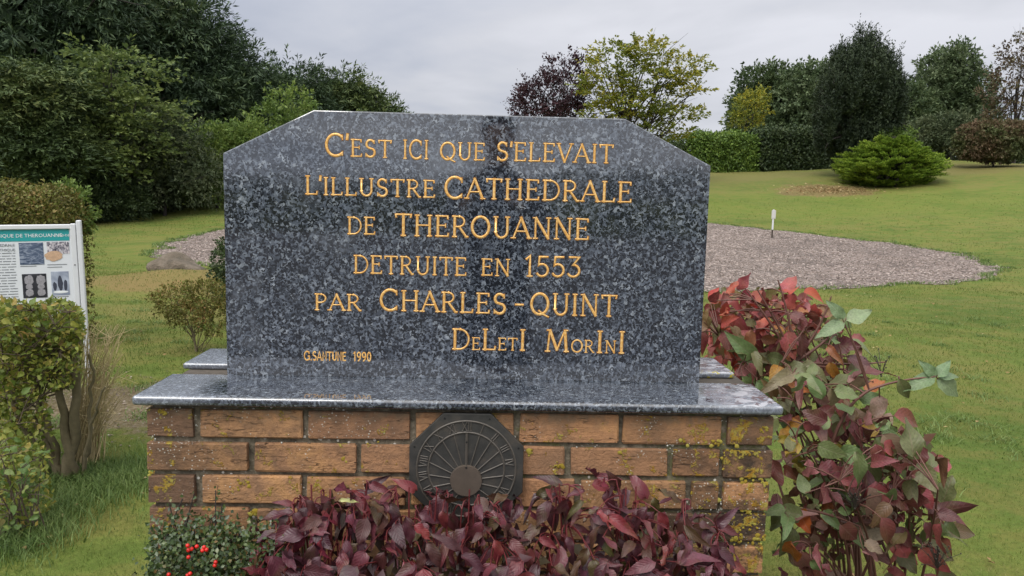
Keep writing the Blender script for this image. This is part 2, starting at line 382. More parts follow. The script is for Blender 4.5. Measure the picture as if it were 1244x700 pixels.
refl_dark = simple('reflection_dark_grey', (.038, .038, .042), .9, 0, .35, 12, .4)  # unseen dark ground added behind the camera to keep the stele's reflection neutral
a = Acc(); xs_ = np.linspace(-60, 60, 25); V_ = [(x, y, .012) for y in (-24.0, -.55) for x in xs_]; a.add(V_, [[k, k+1, 26+k, 25+k] for k in range(24)])
tag(a.build('reflection_dark_ground', [refl_dark]), kind='structure')
GC = (1.6, 20.3)
def grav_r(a):
    return (1-.085*np.clip(-np.cos(a), 0, 1))*(1+.02*np.sin(3*a+1)+.012*np.sin(7*a)+.006*np.sin(17*a+2)+.005*np.sin(41*a)+.004*np.sin(73*a+1))
def m_grass_ground():
    m, t = mat('mown_grass'); b = t.b; X = t.xyz(t.P)
    fl = t.mapv(t.P, (1, 1, 0))
    a = t.noise(fl, .35, 4, .6); c = t.noise(fl, 2.6, 5, .65); f = t.noise(fl, 30, 4, .7); g = t.noise(fl, 140, 2, .6)
    e = t.ramp(a, [(.36, (.076, .128, .022)), (.5, (.116, .164, .029)), (.62, (.160, .178, .040))])
    e = t.mix(t.math('MULTIPLY', t.ss(c, .42, .62), .55), e, (.19, .16, .045))
    e = t.mix(t.math('MULTIPLY', t.ss(c, .50, .32), .45), e, (.075, .12, .02))
    e = t.mix(t.math('MULTIPLY', t.ss(f, .40, .70), .5), e, (.07, .085, .018))
    e = t.mix(t.math('MULTIPLY', t.ss(g, .52, .72), .4), e, (.27, .25, .08))
    mac = t.noise(t.mapv(t.P, (.5, 1.4, 0)), .55, 5, .7)
    e = t.mix(t.math('MULTIPLY', t.ss(mac, .48, .62), .40), e, (.17, .155, .05))
    e = t.mix(t.math('MULTIPLY', t.ss(mac, .46, .34), .5), e, (.07, .105, .018))
    band = t.math('MULTIPLY', t.ss(X[1], 27, 31), t.ss(X[1], 37, 33)); e = t.mix(t.math('MULTIPLY', band, .45), e, (.125, .165, .028))
    hi = t.math('MULTIPLY', t.ss(X[1], 34, 40), t.ss(X[0], 4, 9)); e = t.mix(t.math('MULTIPLY', hi, .40), e, (.135, .125, .038))
    def patch(cx, cy, rx, ry, amt, col, e, nsc=1.6):
        dx = t.math('DIVIDE', t.math('SUBTRACT', X[0], cx), rx); dy = t.math('DIVIDE', t.math('SUBTRACT', X[1], cy), ry)
        q = t.math('SQRT', t.math('ADD', t.math('MULTIPLY', dx, dx), t.math('MULTIPLY', dy, dy)))
        q = t.math('ADD', q, t.math('MULTIPLY_ADD', t.noise(fl, nsc, 5, .7), 1.6, -.8))
        return t.mix(t.math('MULTIPLY', t.ss(q, 1.05, .75), amt), e, col)
    soil = t.ramp(f, [(.3, (.075, .052, .032)), (.5, (.16, .115, .075)), (.7, (.30, .25, .19))])
    e = patch(-2.05, 5.0, 1.15, .62, .85, soil, e, 2.5)           # trodden strip left of the monument
    e = patch(-1.5, 5.6, .9, .5, .6, soil, e, 3)
    e = patch(-4.5, 11.2, 1.5, 1.1, .55, (.24, .15, .07), e, 2)   # worn bank by the stone
    e = patch(-3.2, 9.0, 1.6, .8, .3, (.23, .17, .07), e, 2)
    e = patch(15.6, 35.9, 2.6, 1.7, .55, t.ramp(t.noise(fl, 8, 3), [(.35, (.10, .065, .04)), (.6, (.27, .15, .09))]), e, .7)
    e = patch(27.0, 42.0, 6, 3, .55, (.17, .14, .055), e, .5)
    e = patch(12.5, 42.5, 6, 3.5, .5, (.16, .14, .05), e, .5)
    e = patch(-.05, 1.45, 1.7, .75, .9, (.05, .036, .024), e, 3)  # planting bed
    e = patch(1.25, 2.2, .5, .6, .9, (.06, .042, .026), e, 3)
    t.set(b.inputs['Base Color'], e); b.inputs['Roughness'].default_value = .9; b.inputs['Specular IOR Level'].default_value = .15
    h = t.math('ADD', t.math('MULTIPLY', f, .6), t.math('MULTIPLY', g, .5))
    t.set(b.inputs['Normal'], t.bump(h, .8, .03)); return m
def m_gravel():
    m, t = mat('pinkish_gravel'); b = t.b; fl = t.mapv(t.P, (1, 1, 1))
    v = t.voro(fl, 22, 'F1', 1); n = t.noise(fl, .35, 4, .6); n2 = t.noise(fl, 2.0, 4, .6)
    e = t.ramp(t.xyz(v)[0], [(0, (.045, .034, .029)), (.35, (.115, .088, .074)), (.7, (.20, .155, .134)), (1, (.42, .35, .31))])
    e = t.mix(t.math('MULTIPLY', t.ss(n, .50, .62), .6), e, (.085, .066, .056))
    e = t.mix(t.math('MULTIPLY', t.ss(n2, .5, .7), .3), e, (.38, .30, .26))
    t.set(b.inputs['Base Color'], e); b.inputs['Roughness'].default_value = .9
    t.set(b.inputs['Normal'], t.bump(t.voro(fl, 22, 'F1', 0), 1.0, .03)); return m
# ground sheet: polar grid round the camera, fine near, coarse to the horizon
nr, na = 330, 560
rr = np.concatenate([[0.0], np.geomspace(.6, 900, nr)]); aa = np.linspace(0, 2*PI, na, endpoint=False)
gx = rr[:, None]*np.sin(aa)[None]; gy = rr[:, None]*np.cos(aa)[None]
G = np.stack([gx, gy, ground(gx, gy)], -1).reshape(-1, 3)
i = np.arange(nr)[:, None]*na; j = np.arange(na)[None]; j2 = (j+1) % na
gf = np.stack([i+j, i+na+j, i+na+j2, i+j2], -1).reshape(-1, 4)
gm = mesh_np('ground', G, gf[na:], [m_grass_ground()], smooth=True)
# inner disc
go = link('ground', gm); tag(go, kind='structure')
inner = mesh_np('soil', np.vstack([[0, 0, 0], G[na:2*na]]), [[0, 1+(k+1) % na, 1+k] for k in range(na)], [gm.materials[0]])
tag(link('ground_underfoot', inner), kind='structure')
ka, kr = 220, 40
a_ = np.linspace(0, 2*PI, ka, endpoint=False); q_ = np.linspace(.02, 1, kr)
vx = GC[0]+10.7*grav_r(a_)[None]*np.cos(a_)[None]*q_[:, None]; vy = GC[1]+8.3*grav_r(a_)[None]*np.sin(a_)[None]*q_[:, None]
gv = np.stack([vx, vy, ground(vx, vy)+.010], -1).reshape(-1, 3)
i = np.arange(kr-1)[:, None]*ka; j = np.arange(ka)[None]; j2 = (j+1) % ka
gvm = mesh_np('gravel_area', np.vstack([gv, [[GC[0], GC[1], gz(*GC)+.02]]]), np.vstack([np.stack([i+j, i+ka+j, i+ka+j2, i+j2], -1).reshape(-1, 4)]), [m_gravel()], smooth=True)
tag(link('gravel_circle', gvm), kind='structure')
# loose stones lying on the gravel
def stones(n, smin, smax, fx, name, mt):
    a = Acc(); xs, ys = fx(n); z = ground(xs, ys)+.008
    s = rng.uniform(smin, smax, n)
    oct_ = np.array([(1, 0, 0), (0, 1, 0), (-1, 0, 0), (0, -1, 0), (0, 0, .6), (0, 0, -.6)])
    V = oct_[None]*s[:, None, None]*rng.uniform(.6, 1.2, (n, 6, 1)); an = rng.uniform(0, 6.3, n); c, s_ = np.cos(an)[:, None], np.sin(an)[:, None]
    Vx = V[..., 0]*c-V[..., 1]*s_; Vy = V[..., 0]*s_+V[..., 1]*c
    P = np.stack([Vx+xs[:, None], Vy+ys[:, None], V[..., 2]+z[:, None]], -1).reshape(-1, 3)
    f = np.array([(0, 1, 4), (1, 2, 4), (2, 3, 4), (3, 0, 4)])
    Fa = (f[None]+np.arange(n)[:, None, None]*6).reshape(-1, 3)
    return tag(link(name, mesh_np(name, P, Fa, [mt])), kind='stuff')
STONE_M = m_foliage('gravel_stone', [(0, (.05, .038, .032)), (.4, (.12, .092, .077)), (.75, (.22, .172, .148)), (1, (.46, .39, .35))], 0, .9, .1)
def fgr(n):
    a = rng.uniform(0, 2*PI, n); q = np.sqrt(rng.uniform(0, 1, n))*1.0+np.abs(rng.normal(0, .006, n))
    x = GC[0]+10.7*grav_r(a)*np.cos(a)*q; y = GC[1]+8.3*grav_r(a)*np.sin(a)*q
    return x, y
tag(stones(60000, .012, .035, fgr, 'gravel_stones', STONE_M), 'loose pinkish gravel stones covering the round gravel area', 'gravel')
def fdirt(n):
    return -2.0+rng.normal(0, .75, n), 5.0+rng.normal(0, .45, n)
tag(stones(900, .004, .012, fdirt, 'path_pebbles', STONE_M), 'small pebbles and crumbs scattered on the bare soil left of the monument', 'pebbles')

# ------------------------------------------------------------------ leaf cards and plants
def norm(v): return v/(np.linalg.norm(v, axis=-1, keepdims=True)+1e-9)
def cards(P, D, N, L, Wd, fold=.25):
    """small folded leaves: two triangles each along a midrib"""
    P = np.asarray(P); n = len(P); D = norm(D); Sd = norm(np.cross(D, N)); N2 = np.cross(Sd, D)
    L = np.broadcast_to(L, (n,))[:, None]; Wd = np.broadcast_to(Wd, (n,))[:, None]
    b = P; tip = P+D*L; l = P+D*L*.45+Sd*Wd*.5+N2*Wd*fold; r = P+D*L*.45-Sd*Wd*.5+N2*Wd*fold
    V = np.stack([b, r, tip, l], 1).reshape(-1, 3); k = np.arange(n)[:, None]*4
    Fa = np.stack([k+[0, 1, 2], k+[0, 2, 3]], 1).reshape(-1, 3); return V, Fa
def cards_mesh(name, parts, mt, parent):
    Vs, Fs, n = [], [], 0
    for V, Fa in parts: Vs.append(V); Fs.append(Fa+n); n += len(V)
    off = np.zeros(3); q = parent
    while q is not None: off += np.array(q.location); q = q.parent
    me = mesh_np(name, np.vstack(Vs)-off, np.vstack(Fs), [mt]); o = bpy.data.objects.new(name, me); COL.objects.link(o); o.parent = parent
    return o
def lobe_points(lobes, n, f0=.55, f1=1.0, upb=0.0):
    L = np.array(lobes, float); a = (L[:, 3]*L[:, 4]*L[:, 5])**(2/3); idx = rng.choice(len(L), n, p=a/a.sum())
    d = norm(rng.normal(size=(n, 3))+np.array([0, 0, upb])); r = rng.uniform(f0**2, f1**2, n)**.5
    P = L[idx, :3]+d*L[idx, 3:6]*r[:, None]
    return P, norm(d/L[idx, 3:6]), idx
def inside(P, lobes, f=.62):
    o = np.zeros(len(P), bool)
    for l in lobes:
        l = np.array(l); o |= (((P-l[:3])/l[3:6])**2).sum(1) < f*f
    return o
def sprays(lobes, K, Mn, slen, leaf, lw, mode='broad', f0=.6, f1=1.0, spread=.5, droop=0.0):
    P, O, _ = lobe_points(lobes, K, f0, f1, .15)
    keep = ~inside(P, lobes, .5); P = P[keep]; O = O[keep]; K = len(P)
    R = rng.normal(size=(K, 3))
    if mode == 'broad': A = O+R*.45+[0, 0, .15-droop]
    elif mode == 'conifer': A = O*[1, 1, .25]+R*.25+[0, 0, -.1-droop]
    elif mode == 'upright': A = O*[.28, .28, .1]+R*.10+[0, 0, 1.0]
    elif mode == 'flat': A = O*[1, 1, .05]+R*[.25, .25, .06]+[0, 0, .12-droop]
    elif mode == 'layer': A = O*[1, 1, .1]+R*[.45, .45, .10]+[0, 0, .06-droop]
    A = norm(A); ln = rng.uniform(.6, 1.3, K)*slen
    t = rng.uniform(0, 1, (K, Mn)); q = rng.normal(size=(K, Mn, 3)); q -= (q*A[:, None]).sum(-1, keepdims=True)*A[:, None]
    if mode in ('flat', 'layer'): q[..., 2] *= .22
    q = norm(q)
    pos = P[:, None]+A[:, None]*(ln[:, None]*t)[..., None]+q*(spread*ln[:, None]*(1.05-t)*rng.uniform(0, 1, (K, Mn)))[..., None]*.8
    pos[..., 2] -= droop*ln[:, None]*t*t*.6
    D = norm(A[:, None]*.9+q*.8+rng.normal(size=(K, Mn, 3))*.25)
    N = norm(rng.normal(size=(K, Mn, 3))*.6+np.array([0, 0, .8])+O[:, None]*.4)
    n = K*Mn; sc = rng.uniform(.7, 1.3, n)
    return cards(pos.reshape(-1, 3), D.reshape(-1, 3), N.reshape(-1, 3), leaf*sc, lw*sc)
def bez(p0, p1, p2, n=8):
    t = np.linspace(0, 1, n)[:, None]; p0, p1, p2 = map(np.asarray, (p0, p1, p2)); return (1-t)**2*p0+2*t*(1-t)*p1+t*t*p2
def limbs(a, base, lobes, r0, trunk_top=None, nper=2, k=6, sub=3):
    base = np.array(base, float); c = np.mean([l[:3] for l in lobes], 0) if trunk_top is None else np.array(trunk_top)
    tr = bez(base-[0, 0, .3], (base+c)/2+rng.normal(0, .03, 3)*np.linalg.norm(c-base), c, 10); a.tube(tr, np.linspace(r0, r0*.45, 10), 8)
    for l in lobes:
        for _ in range(nper):
            s = tr[rng.integers(3, 9)]; e = np.array(l[:3])+rng.uniform(-.6, .6, 3)*np.array(l[3:6])
            m = (s+e)/2+[0, 0, -.08*np.linalg.norm(e-s)]+rng.normal(0, .06, 3)*np.linalg.norm(e-s); br = bez(s, m, e, 8)
            a.tube(br, np.linspace(r0*.35, r0*.08, 8), 5)
            for _ in range(sub):
                s2 = br[rng.integers(3, 8)]; e2 = s2+norm(e-s+rng.normal(size=3)*np.linalg.norm(e-s)*.7)*np.linalg.norm(e-s)*rng.uniform(.2, .45)
                a.tube(bez(s2, (s2+e2)/2+rng.normal(0, .04, 3), e2, 5), np.linspace(r0*.09, r0*.02, 5), 4)
def tree(name, base, lobes, specs, mt, label, cat='tree', group=None, r0=.2, bark=BARK_D, core=0.0, nper=2, trunk_top=None, sub=3, crown_name='crown', corel=()):
    t = empty(name, tuple(base), label, cat, group)
    a = Acc(); limbs(a, base, lobes, r0, trunk_top, nper, sub=sub); a.build('trunk', [bark], t)
    parts = [sprays(lobes, **s) for s in specs]
    if core > 0:
        for l in lobes:
            d = norm(rng.normal(size=(3000, 3))); P = np.array(l[:3])+d*np.array(l[3:6])*core*rng.uniform(.8, 1, (3000, 1))
            s = np.mean(l[3:6])*.13; parts.append(cards(P, rng.normal(size=(3000, 3)), d+rng.normal(size=(3000, 3))*.4, s*1.5, s))
    for l in corel:
        d = norm(rng.normal(size=(2500, 3))); P = np.array(l[:3])+d*np.array(l[3:6])*rng.uniform(.75, .92, (2500, 1)); parts.append(cards(P, rng.normal(size=(2500, 3)), d+rng.normal(size=(2500, 3))*.3, .30, .2))
    cards_mesh(crown_name, parts, mt, t)
    return t
def lob(px, py, d, rpx, rpy, ry=None):
    c = at(px, py, d); k = d/F*1.02; rx = rpx*k; rz = rpy*k
    return (c[0], c[1], c[2], rx, (ry if ry is not None else (rx+rz)/2), rz)
def gbase(px, d):
    c = at(px, 236, d); return (c[0], d, gz(c[0], d))

M_YEWD = m_foliage('dark_conifer_foliage', [(0, (.018, .034, .019)), (.45, (.044, .074, .036)), (.8, (.080, .118, .050)), (1, (.14, .175, .07))], .12, .6, .5, .5)
M_CYPR = m_foliage('olive_conifer_foliage', [(0, (.026, .045, .018)), (.45, (.064, .098, .034)), (.8, (.12, .155, .05)), (1, (.20, .215, .07))], .12, .6, .5, .5)
M_MAPLE = m_foliage('mid_green_leaves', [(0, (.05, .085, .03)), (.4, (.105, .15, .045)), (1, (.26, .31, .09))], .3, .5, .4, .7)
M_GREYG = m_foliage('grey_green_leaves', [(0, (.04, .06, .03)), (.5, (.08, .105, .05)), (1, (.17, .19, .10))], .25, .6, .4, .9)
M_BRIGHT = m_foliage('fresh_green_leaves', [(0, (.07, .12, .03)), (.5, (.13, .20, .045)), (1, (.26, .32, .08))], .3, .5, .4, .9)
M_YELG = m_foliage('yellow_green_leaves', [(0, (.10, .14, .03)), (.45, (.19, .22, .035)), (.75, (.34, .31, .04)), (1, (.52, .42, .06))], .3, .5, .45, .45)
M_PURP = m_foliage('maroon_tree_leaves', [(0, (.022, .012, .016)), (.6, (.05, .022, .03)), (1, (.10, .05, .055))], .15, .5, .4, .6)
M_GREENT = m_foliage('dull_green_leaves', [(0, (.035, .06, .028)), (.5, (.075, .11, .045)), (1, (.15, .19, .08))], .25, .55, .4, .5)
M_PALEG = m_foliage('soft_pale_green_leaves', [(0, (.05, .08, .04)), (.5, (.10, .14, .065)), (1, (.19, .23, .12))], .25, .55, .4, .5)
M_JUN = m_foliage('juniper_foliage', [(0, (.07, .13, .022)), (.45, (.16, .25, .036)), (.8, (.32, .42, .055)), (1, (.48, .54, .10))], .32, .6, .25, 1.0)
M_YEW = m_foliage('upright_yew_foliage', [(0, (.014, .024, .013)), (.5, (.032, .048, .024)), (1, (.070, .092, .042))], .1, .6, .35, .8)
M_COPP = m_foliage('brown_green_leaves', [(0, (.05, .035, .025)), (.5, (.11, .075, .045)), (1, (.14, .14, .06))], .2, .6, .5, .8)
M_HEDG = m_foliage('bright_hedge_leaves', [(0, (.05, .09, .02)), (.5, (.10, .17, .03)), (1, (.20, .28, .05))], .2, .45, .3, 1.2)
M_HEDG2 = m_foliage('dark_hedge_leaves', [(0, (.020, .036, .016)), (.5, (.045, .07, .026)), (1, (.09, .12, .045))], .2, .45, .35, 1.2)
M_BEECH = m_foliage('browning_hedge_leaves', [(0, (.07, .06, .02)), (.35, (.14, .12, .03)), (.6, (.13, .16, .03)), (.8, (.24, .19, .06)), (1, (.30, .16, .07))], .25, .5, .35, 3)
M_RUSS = m_foliage('russet_hedge_leaves', [(0, (.055, .075, .03)), (.5, (.10, .12, .045)), (.8, (.15, .10, .06)), (1, (.20, .13, .08))], .2, .6, .7, .35)

# --- the dark evergreens on the left
G1 = 'tall dark evergreens on the left'
def sp(K, Mn, slen, leaf, lw, mode, **k): return dict(K=K, Mn=Mn, slen=slen, leaf=leaf, lw=lw, mode=mode, **k)
tree('evergreen_tree', gbase(20, 31), [lob(20, 60, 31, 115, 100), lob(-60, 160, 31, 95, 90), lob(60, 150, 30, 80, 70), lob(0, -60, 31, 100, 80), lob(-20, 215, 31, 110, 50), lob(110, 20, 31, 50, 60)],
     [sp(2300, 26, 1.35, .28, .06, 'conifer', droop=.3, spread=.34)], M_YEWD, 'huge dark conifer filling the upper left corner behind the green maple', group=G1, r0=.4, core=.62)
tree('evergreen_tree', gbase(160, 36), [lob(150, 40, 36, 85, 80), lob(195, 60, 36, 75, 75), lob(120, 140, 36, 80, 60), lob(215, 130, 35, 60, 60), lob(150, 210, 35, 80, 40)],
     [sp(2300, 26, 1.25, .28, .065, 'conifer', droop=.2, spread=.34)], M_YEWD, 'tall dark conifer whose top slopes down to the right from the upper edge', group=G1, r0=.4, core=.62)
tree('evergreen_tree', gbase(265, 38), [lob(235, 90, 38, 60, 70), lob(275, 110, 37, 50, 55), lob(262, 165, 37, 75, 50), lob(312, 138, 38, 38, 46), lob(225, 190, 37, 50, 45)],
     [sp(1900, 24, 1.2, .26, .065, 'conifer', droop=.12, spread=.34)], M_YEWD, 'dark shaggy conifer rising above the left shoulder of the stele', group=G1, r0=.35, core=.62)
tree('evergreen_tree', gbase(350, 43), [lob(352, 118, 43, 42, 36), lob(340, 160, 43, 55, 40), lob(375, 150, 43, 40, 36)],
     [sp(1100, 22, 1.0, .26, .07, 'conifer', spread=.34)], M_YEWD, 'lower dark conifer in the middle of the row left of the sky', group=G1, r0=.3, core=.6)
tree('evergreen_tree', gbase(415, 45), [lob(412, 122, 45, 36, 31), lob(440, 138, 45, 36, 24), lob(395, 150, 45, 40, 30), lob(462, 150, 45, 26, 18)],
     [sp(1200, 22, .95, .26, .07, 'conifer', spread=.34)], M_CYPR, 'olive tinged conifer at the right end of the dark row, tapering into the sky', group=G1, r0=.3, core=.6)
tree('maple_tree', gbase(130, 26), [lob(150, 90, 26, 38, 22), lob(110, 110, 26, 42, 24), lob(160, 135, 26, 48, 26), lob(100, 165, 26, 52, 30), lob(150, 185, 26, 46, 34), lob(128, 70, 26, 28, 10)],
     [sp(560, 18, 1.0, .17, .09, 'flat', spread=.34, f0=.35, droop=.1)], M_MAPLE, 'light green broadleaf tree with layered branches in front of the dark conifers', r0=.12, nper=3)
tree('evergreen_tree', gbase(28, 24), [lob(25, 110, 24, 62, 40), lob(10, 165, 24, 70, 42), lob(60, 180, 24, 50, 30)],
     [sp(1500, 20, .9, .17, .05, 'flat', droop=.25, spread=.4)], M_CYPR, 'feathery olive green conifer at the left edge with drooping sprays', group=G1, r0=.2, core=.55)
tree('shrub', gbase(200, 27), [lob(200, 178, 27, 44, 38), lob(175, 215, 27, 44, 34), lob(230, 215, 27, 40, 32), lob(180, 238, 28, 50, 20), lob(222, 232, 29.5, 38, 18)],
     [sp(1100, 14, .42, .11, .05, 'broad')], M_GREYG, 'big grey green shrub between the maple and the stele', 'shrub', r0=.08, core=.6)
tree('shrub', gbase(262, 29), [lob(262, 185, 29, 38, 28), lob(250, 218, 29, 40, 26), lob(300, 178, 29, 36, 24), lob(262, 222, 31, 36, 16)],
     [sp(1000, 14, .4, .12, .06, 'broad')], M_BRIGHT, 'bright green shrub just left of the stele edge', 'shrub', r0=.08, core=.6)
tree('sapling', gbase(345, 30), [lob(352, 130, 30, 24, 20), lob(335, 152, 30, 30, 16), lob(368, 150, 30, 18, 14)],
     [sp(260, 12, .45, .13, .07, 'broad')], M_BRIGHT, 'small light green sapling peeping over the left slope of the stele', 'tree', r0=.05)
tree('shrub', gbase(60, 29), [lob(60, 222, 29, 110, 26), lob(-40, 215, 29, 80, 30), lob(150, 235, 28, 50, 18), lob(20, 246, 29, 90, 18), lob(95, 248, 28.5, 60, 16)],
     [sp(1300, 14, .45, .13, .06, 'broad')], M_YEWD, 'low dark evergreen undergrowth under the tall conifers', 'shrub', r0=.08, core=.6)
tree('shrub', gbase(112, 25), [lob(105, 238, 25, 42, 22), lob(140, 246, 25.5, 36, 18), lob(70, 246, 24.5, 40, 18)],
     [sp(900, 14, .38, .10, .045, 'broad')], M_HEDG2, 'dark bushy undergrowth at the foot of the layered light green tree', 'shrub', r0=.05, core=.6)
# --- centre pair of trees
tree('purple_leaved_tree', gbase(672, 40), [lob(672, 118, 40, 40, 28), lob(655, 130, 40, 30, 22), lob(690, 100, 40, 26, 30), lob(668, 150, 40, 46, 26)],
     [sp(950, 14, .55, .15, .08, 'broad', f0=.3), sp(120, 9, .9, .10, .045, 'broad', f0=.8, f1=1.0, spread=.12)], M_PURP, 'maroon leaved tree with bare twiggy top beside the yellow green tree', r0=.14, nper=8, sub=5, trunk_top=at(672, 140, 40))
tree('yellow_green_tree', gbase(770, 38), [lob(745, 72, 38, 30, 18), lob(785, 62, 38, 34, 12), lob(825, 85, 38, 30, 14), lob(735, 105, 38, 30, 16), lob(785, 98, 38, 40, 15), lob(835, 112, 38, 24, 10), lob(770, 130, 38, 48, 14), lob(820, 140, 38, 34, 12), lob(800, 162, 38, 36, 10), lob(735, 140, 38, 28, 14)],
     [sp(1250, 14, .6, .16, .085, 'flat', f0=.3, spread=.4)], M_YELG, 'spreading tree with yellow green leaves above the right half of the stele', r0=.16, nper=4, sub=1, trunk_top=at(765, 120, 38))
# --- right-hand background
def hedge(name, x0, x1, y0, y1, h, mt, label, n, leaf, base_z=None, along=None, cat='hedge', group=None, dirv=(1, 0), round_=.12):
    """clipped hedge between two ground points, with leaves over a stem frame"""
    cx, cy = (x0+x1)/2, (y0+y1)/2; t = empty(name, (cx, cy, gz(cx, cy)), label, cat, group)
    a = Acc(); L = math.hypot(x1-x0, y1-y0); ux, uy = (x1-x0)/L, (y1-y0)/L
    wd = along
    for k in range(max(3, int(L/.5))):
        s = rng.uniform(0, L); q = rng.uniform(-wd*.3, wd*.3); bx, by = x0+ux*s-uy*q, y0+uy*s+ux*q; z = gz(bx, by)
        a.tube(bez((bx, by, z-.05), (bx+rng.normal(0, .05), by+rng.normal(0, .05), z+h*.4), (bx+rng.normal(0, .2), by+rng.normal(0, .1), z+h*.85), 6), np.linspace(.03, .008, 6)*max(1, h/1.5), 5)
    a.build('stems', [BARK_D], t)
    s = rng.uniform(-.5, .5, n); q = rng.uniform(-.5, .5, n); v = rng.uniform(0, 1, n)
    face = rng.choice(4, n, p=[.36, .14, .38, .12])
    sh = 1-rng.exponential(.06, n); sh = np.clip(sh, .3, 1.03)
    s = np.where(face == 3, np.sign(s)*.5*sh, s); q = np.where(face == 0, -.5*sh, np.where(face == 1, .5*sh, q)); v = np.where(face == 2, sh, v)
    # rounded section, uneven line
    rr_ = 1-round_*np.clip(v-.6, 0, 1)**2*4*(face != 2); q = q*rr_
    v = v-round_*(np.abs(q*2)**4)*.8-round_*.8*(np.abs(s*2)**16)
    lum = .04*np.sin(s*L*3.1)+.03*np.sin(s*L*7.7+1)+.02*np.sin(s*L*17)
    xx = cx+ux*s*L-uy*q*wd; yy = cy+uy*s*L+ux*q*wd; z = ground(xx, yy)+v*h*(1+lum)
    P = np.stack([xx, yy, z], -1)+rng.normal(0, leaf*.6, (n, 3))
    D = rng.normal(size=(n, 3))+[0, 0, .3]; Nn = rng.normal(size=(n, 3))*.7+np.stack([-uy*q*2, ux*q*2, v], -1)
    sc = rng.uniform(.7, 1.3, n); m_ = n//4
    s2, q2, v2 = rng.uniform(-.46, .46, m_), rng.uniform(-.42, .42, m_), rng.uniform(.0, .9, m_); x2 = cx+ux*s2*L-uy*q2*wd; y2 = cy+uy*s2*L+ux*q2*wd
    inner = cards(np.stack([x2, y2, ground(x2, y2)+v2*h*.94], -1), rng.normal(size=(m_, 3)), rng.normal(size=(m_, 3)), leaf*1.7, leaf*1.1)
    cards_mesh('foliage', [cards(P, D, Nn, leaf*sc, leaf*.55*sc), inner], mt, t); return t
def hpx(name, pxa, pxb, d0, d1, ytop, mt, label, n, leaf, wd, **k):
    A = at(pxa, 236, d0); B = at(pxb, 236, d1); m = at((pxa+pxb)/2, ytop, (d0+d1)/2); h = m[2]-gz(m[0], m[1])
    return hedge(name, A[0], B[0], d0, d1, h, mt, label, n, leaf, along=wd, **k)
tree('shrub', gbase(815, 48), [lob(822, 180, 48, 20, 10, 1.2), lob(800, 184, 48, 24, 12, 1.2), lob(812, 196, 48, 30, 12, 1.2)], [sp(420, 12, .4, .15, .08, 'broad')], M_GREENT, 'low green shrub peeping over the right slope of the stele beside the bright hedge', 'shrub', r0=.06, core=.6)
hpx('hedge', 838, 908, 46, 46.5, 164, M_HEDG, 'bright green clipped hedge just right of the stele, left part of the boundary hedge', 16000, .16, 2.0)
hpx('hedge', 908, 1000, 46.6, 48, 159, M_HEDG2, 'darker clipped hedge between the bright hedge and the big upright yew', 20000, .16, 2.2)
tree('clipped_bush', gbase(1205, 42), [lob(1196, 168, 42, 32, 19, 1.2), lob(1225, 170, 42, 30, 20, 1.2), lob(1182, 178, 42, 20, 14, 1.0), lob(1210, 184, 42, 34, 12, 1.1)],
     [sp(1500, 12, .22, .13, .07, 'broad', f0=.75)], M_RUSS, 'clipped rounded bush with russet top at the right edge', 'bush', r0=.06, core=.85)
tree('broadleaf_tree', gbase(930, 60), [lob(930, 115, 60, 34, 32), lob(915, 140, 60, 30, 28), lob(955, 130, 60, 34, 32)],
     [sp(1000, 14, .8, .26, .14, 'broad')], M_GREENT, 'rounded green tree behind the yellowing sapling', group='trees behind the hedge', r0=.2, core=.55)
tree('broadleaf_tree', gbase(975, 58), [lob(972, 125, 58, 32, 38), lob(985, 100, 58, 20, 20), lob(960, 155, 58, 34, 24)],
     [sp(900, 14, .8, .26, .14, 'broad')], M_PALEG, 'soft green tree close against the left side of the yew', group='trees behind the hedge', r0=.2, core=.5)
tree('yellowing_sapling', gbase(912, 50), [lob(912, 132, 50, 19, 18), lob(905, 150, 50, 18, 16), lob(922, 120, 50, 11, 9)],
     [sp(260, 12, .5, .17, .10, 'broad', f0=.3)], M_YELG, 'small yellowing tree behind the bright hedge', r0=.08, nper=3)
tree('broadleaf_tree', gbase(1150, 58), [lob(1150, 92, 58, 30, 30), lob(1175, 118, 58, 28, 34), lob(1130, 125, 58, 32, 32), lob(1160, 75, 58, 20, 16), lob(1185, 150, 58, 24, 24)],
     [sp(1300, 14, .75, .26, .12, 'broad')], M_PALEG, 'tall soft green tree between the yew and the russet bush', group='trees behind the hedge', r0=.25, core=.5, nper=3)
tree('broadleaf_tree', gbase(1102, 55), [lob(1105, 145, 55, 22, 36), lob(1098, 125, 55, 14, 20)],
     [sp(500, 13, .7, .24, .12, 'broad')], M_GREENT, 'darker green tree peeping out just right of the yew', group='trees behind the hedge', r0=.15, core=.5)
tree('shrub', gbase(1150, 49), [lob(1150, 168, 49, 34, 24), lob(1120, 170, 49, 22, 20), lob(1182, 165, 49, 24, 24)],
     [sp(800, 13, .6, .2, .09, 'broad')], M_GREYG, 'grey green shrub behind the spreading juniper', 'shrub', r0=.08, core=.5)
tree('brown_leaved_tree', gbase(1228, 47), [lob(1232, 100, 47, 24, 36), lob(1244, 70, 47, 16, 26), lob(1215, 120, 47, 22, 30), lob(1250, 120, 47, 30, 40)],
     [sp(420, 13, .7, .18, .09, 'broad', f0=.3)], M_COPP, 'thin brownish leaved tree at the right edge behind the russet bush', r0=.12, nper=5, sub=4)
hpx('hedge', 985, 1330, 62, 60, 150, M_GREENT, 'dull green hedge far behind the trees on the right-hand bank', 14000, .3, 2.5)
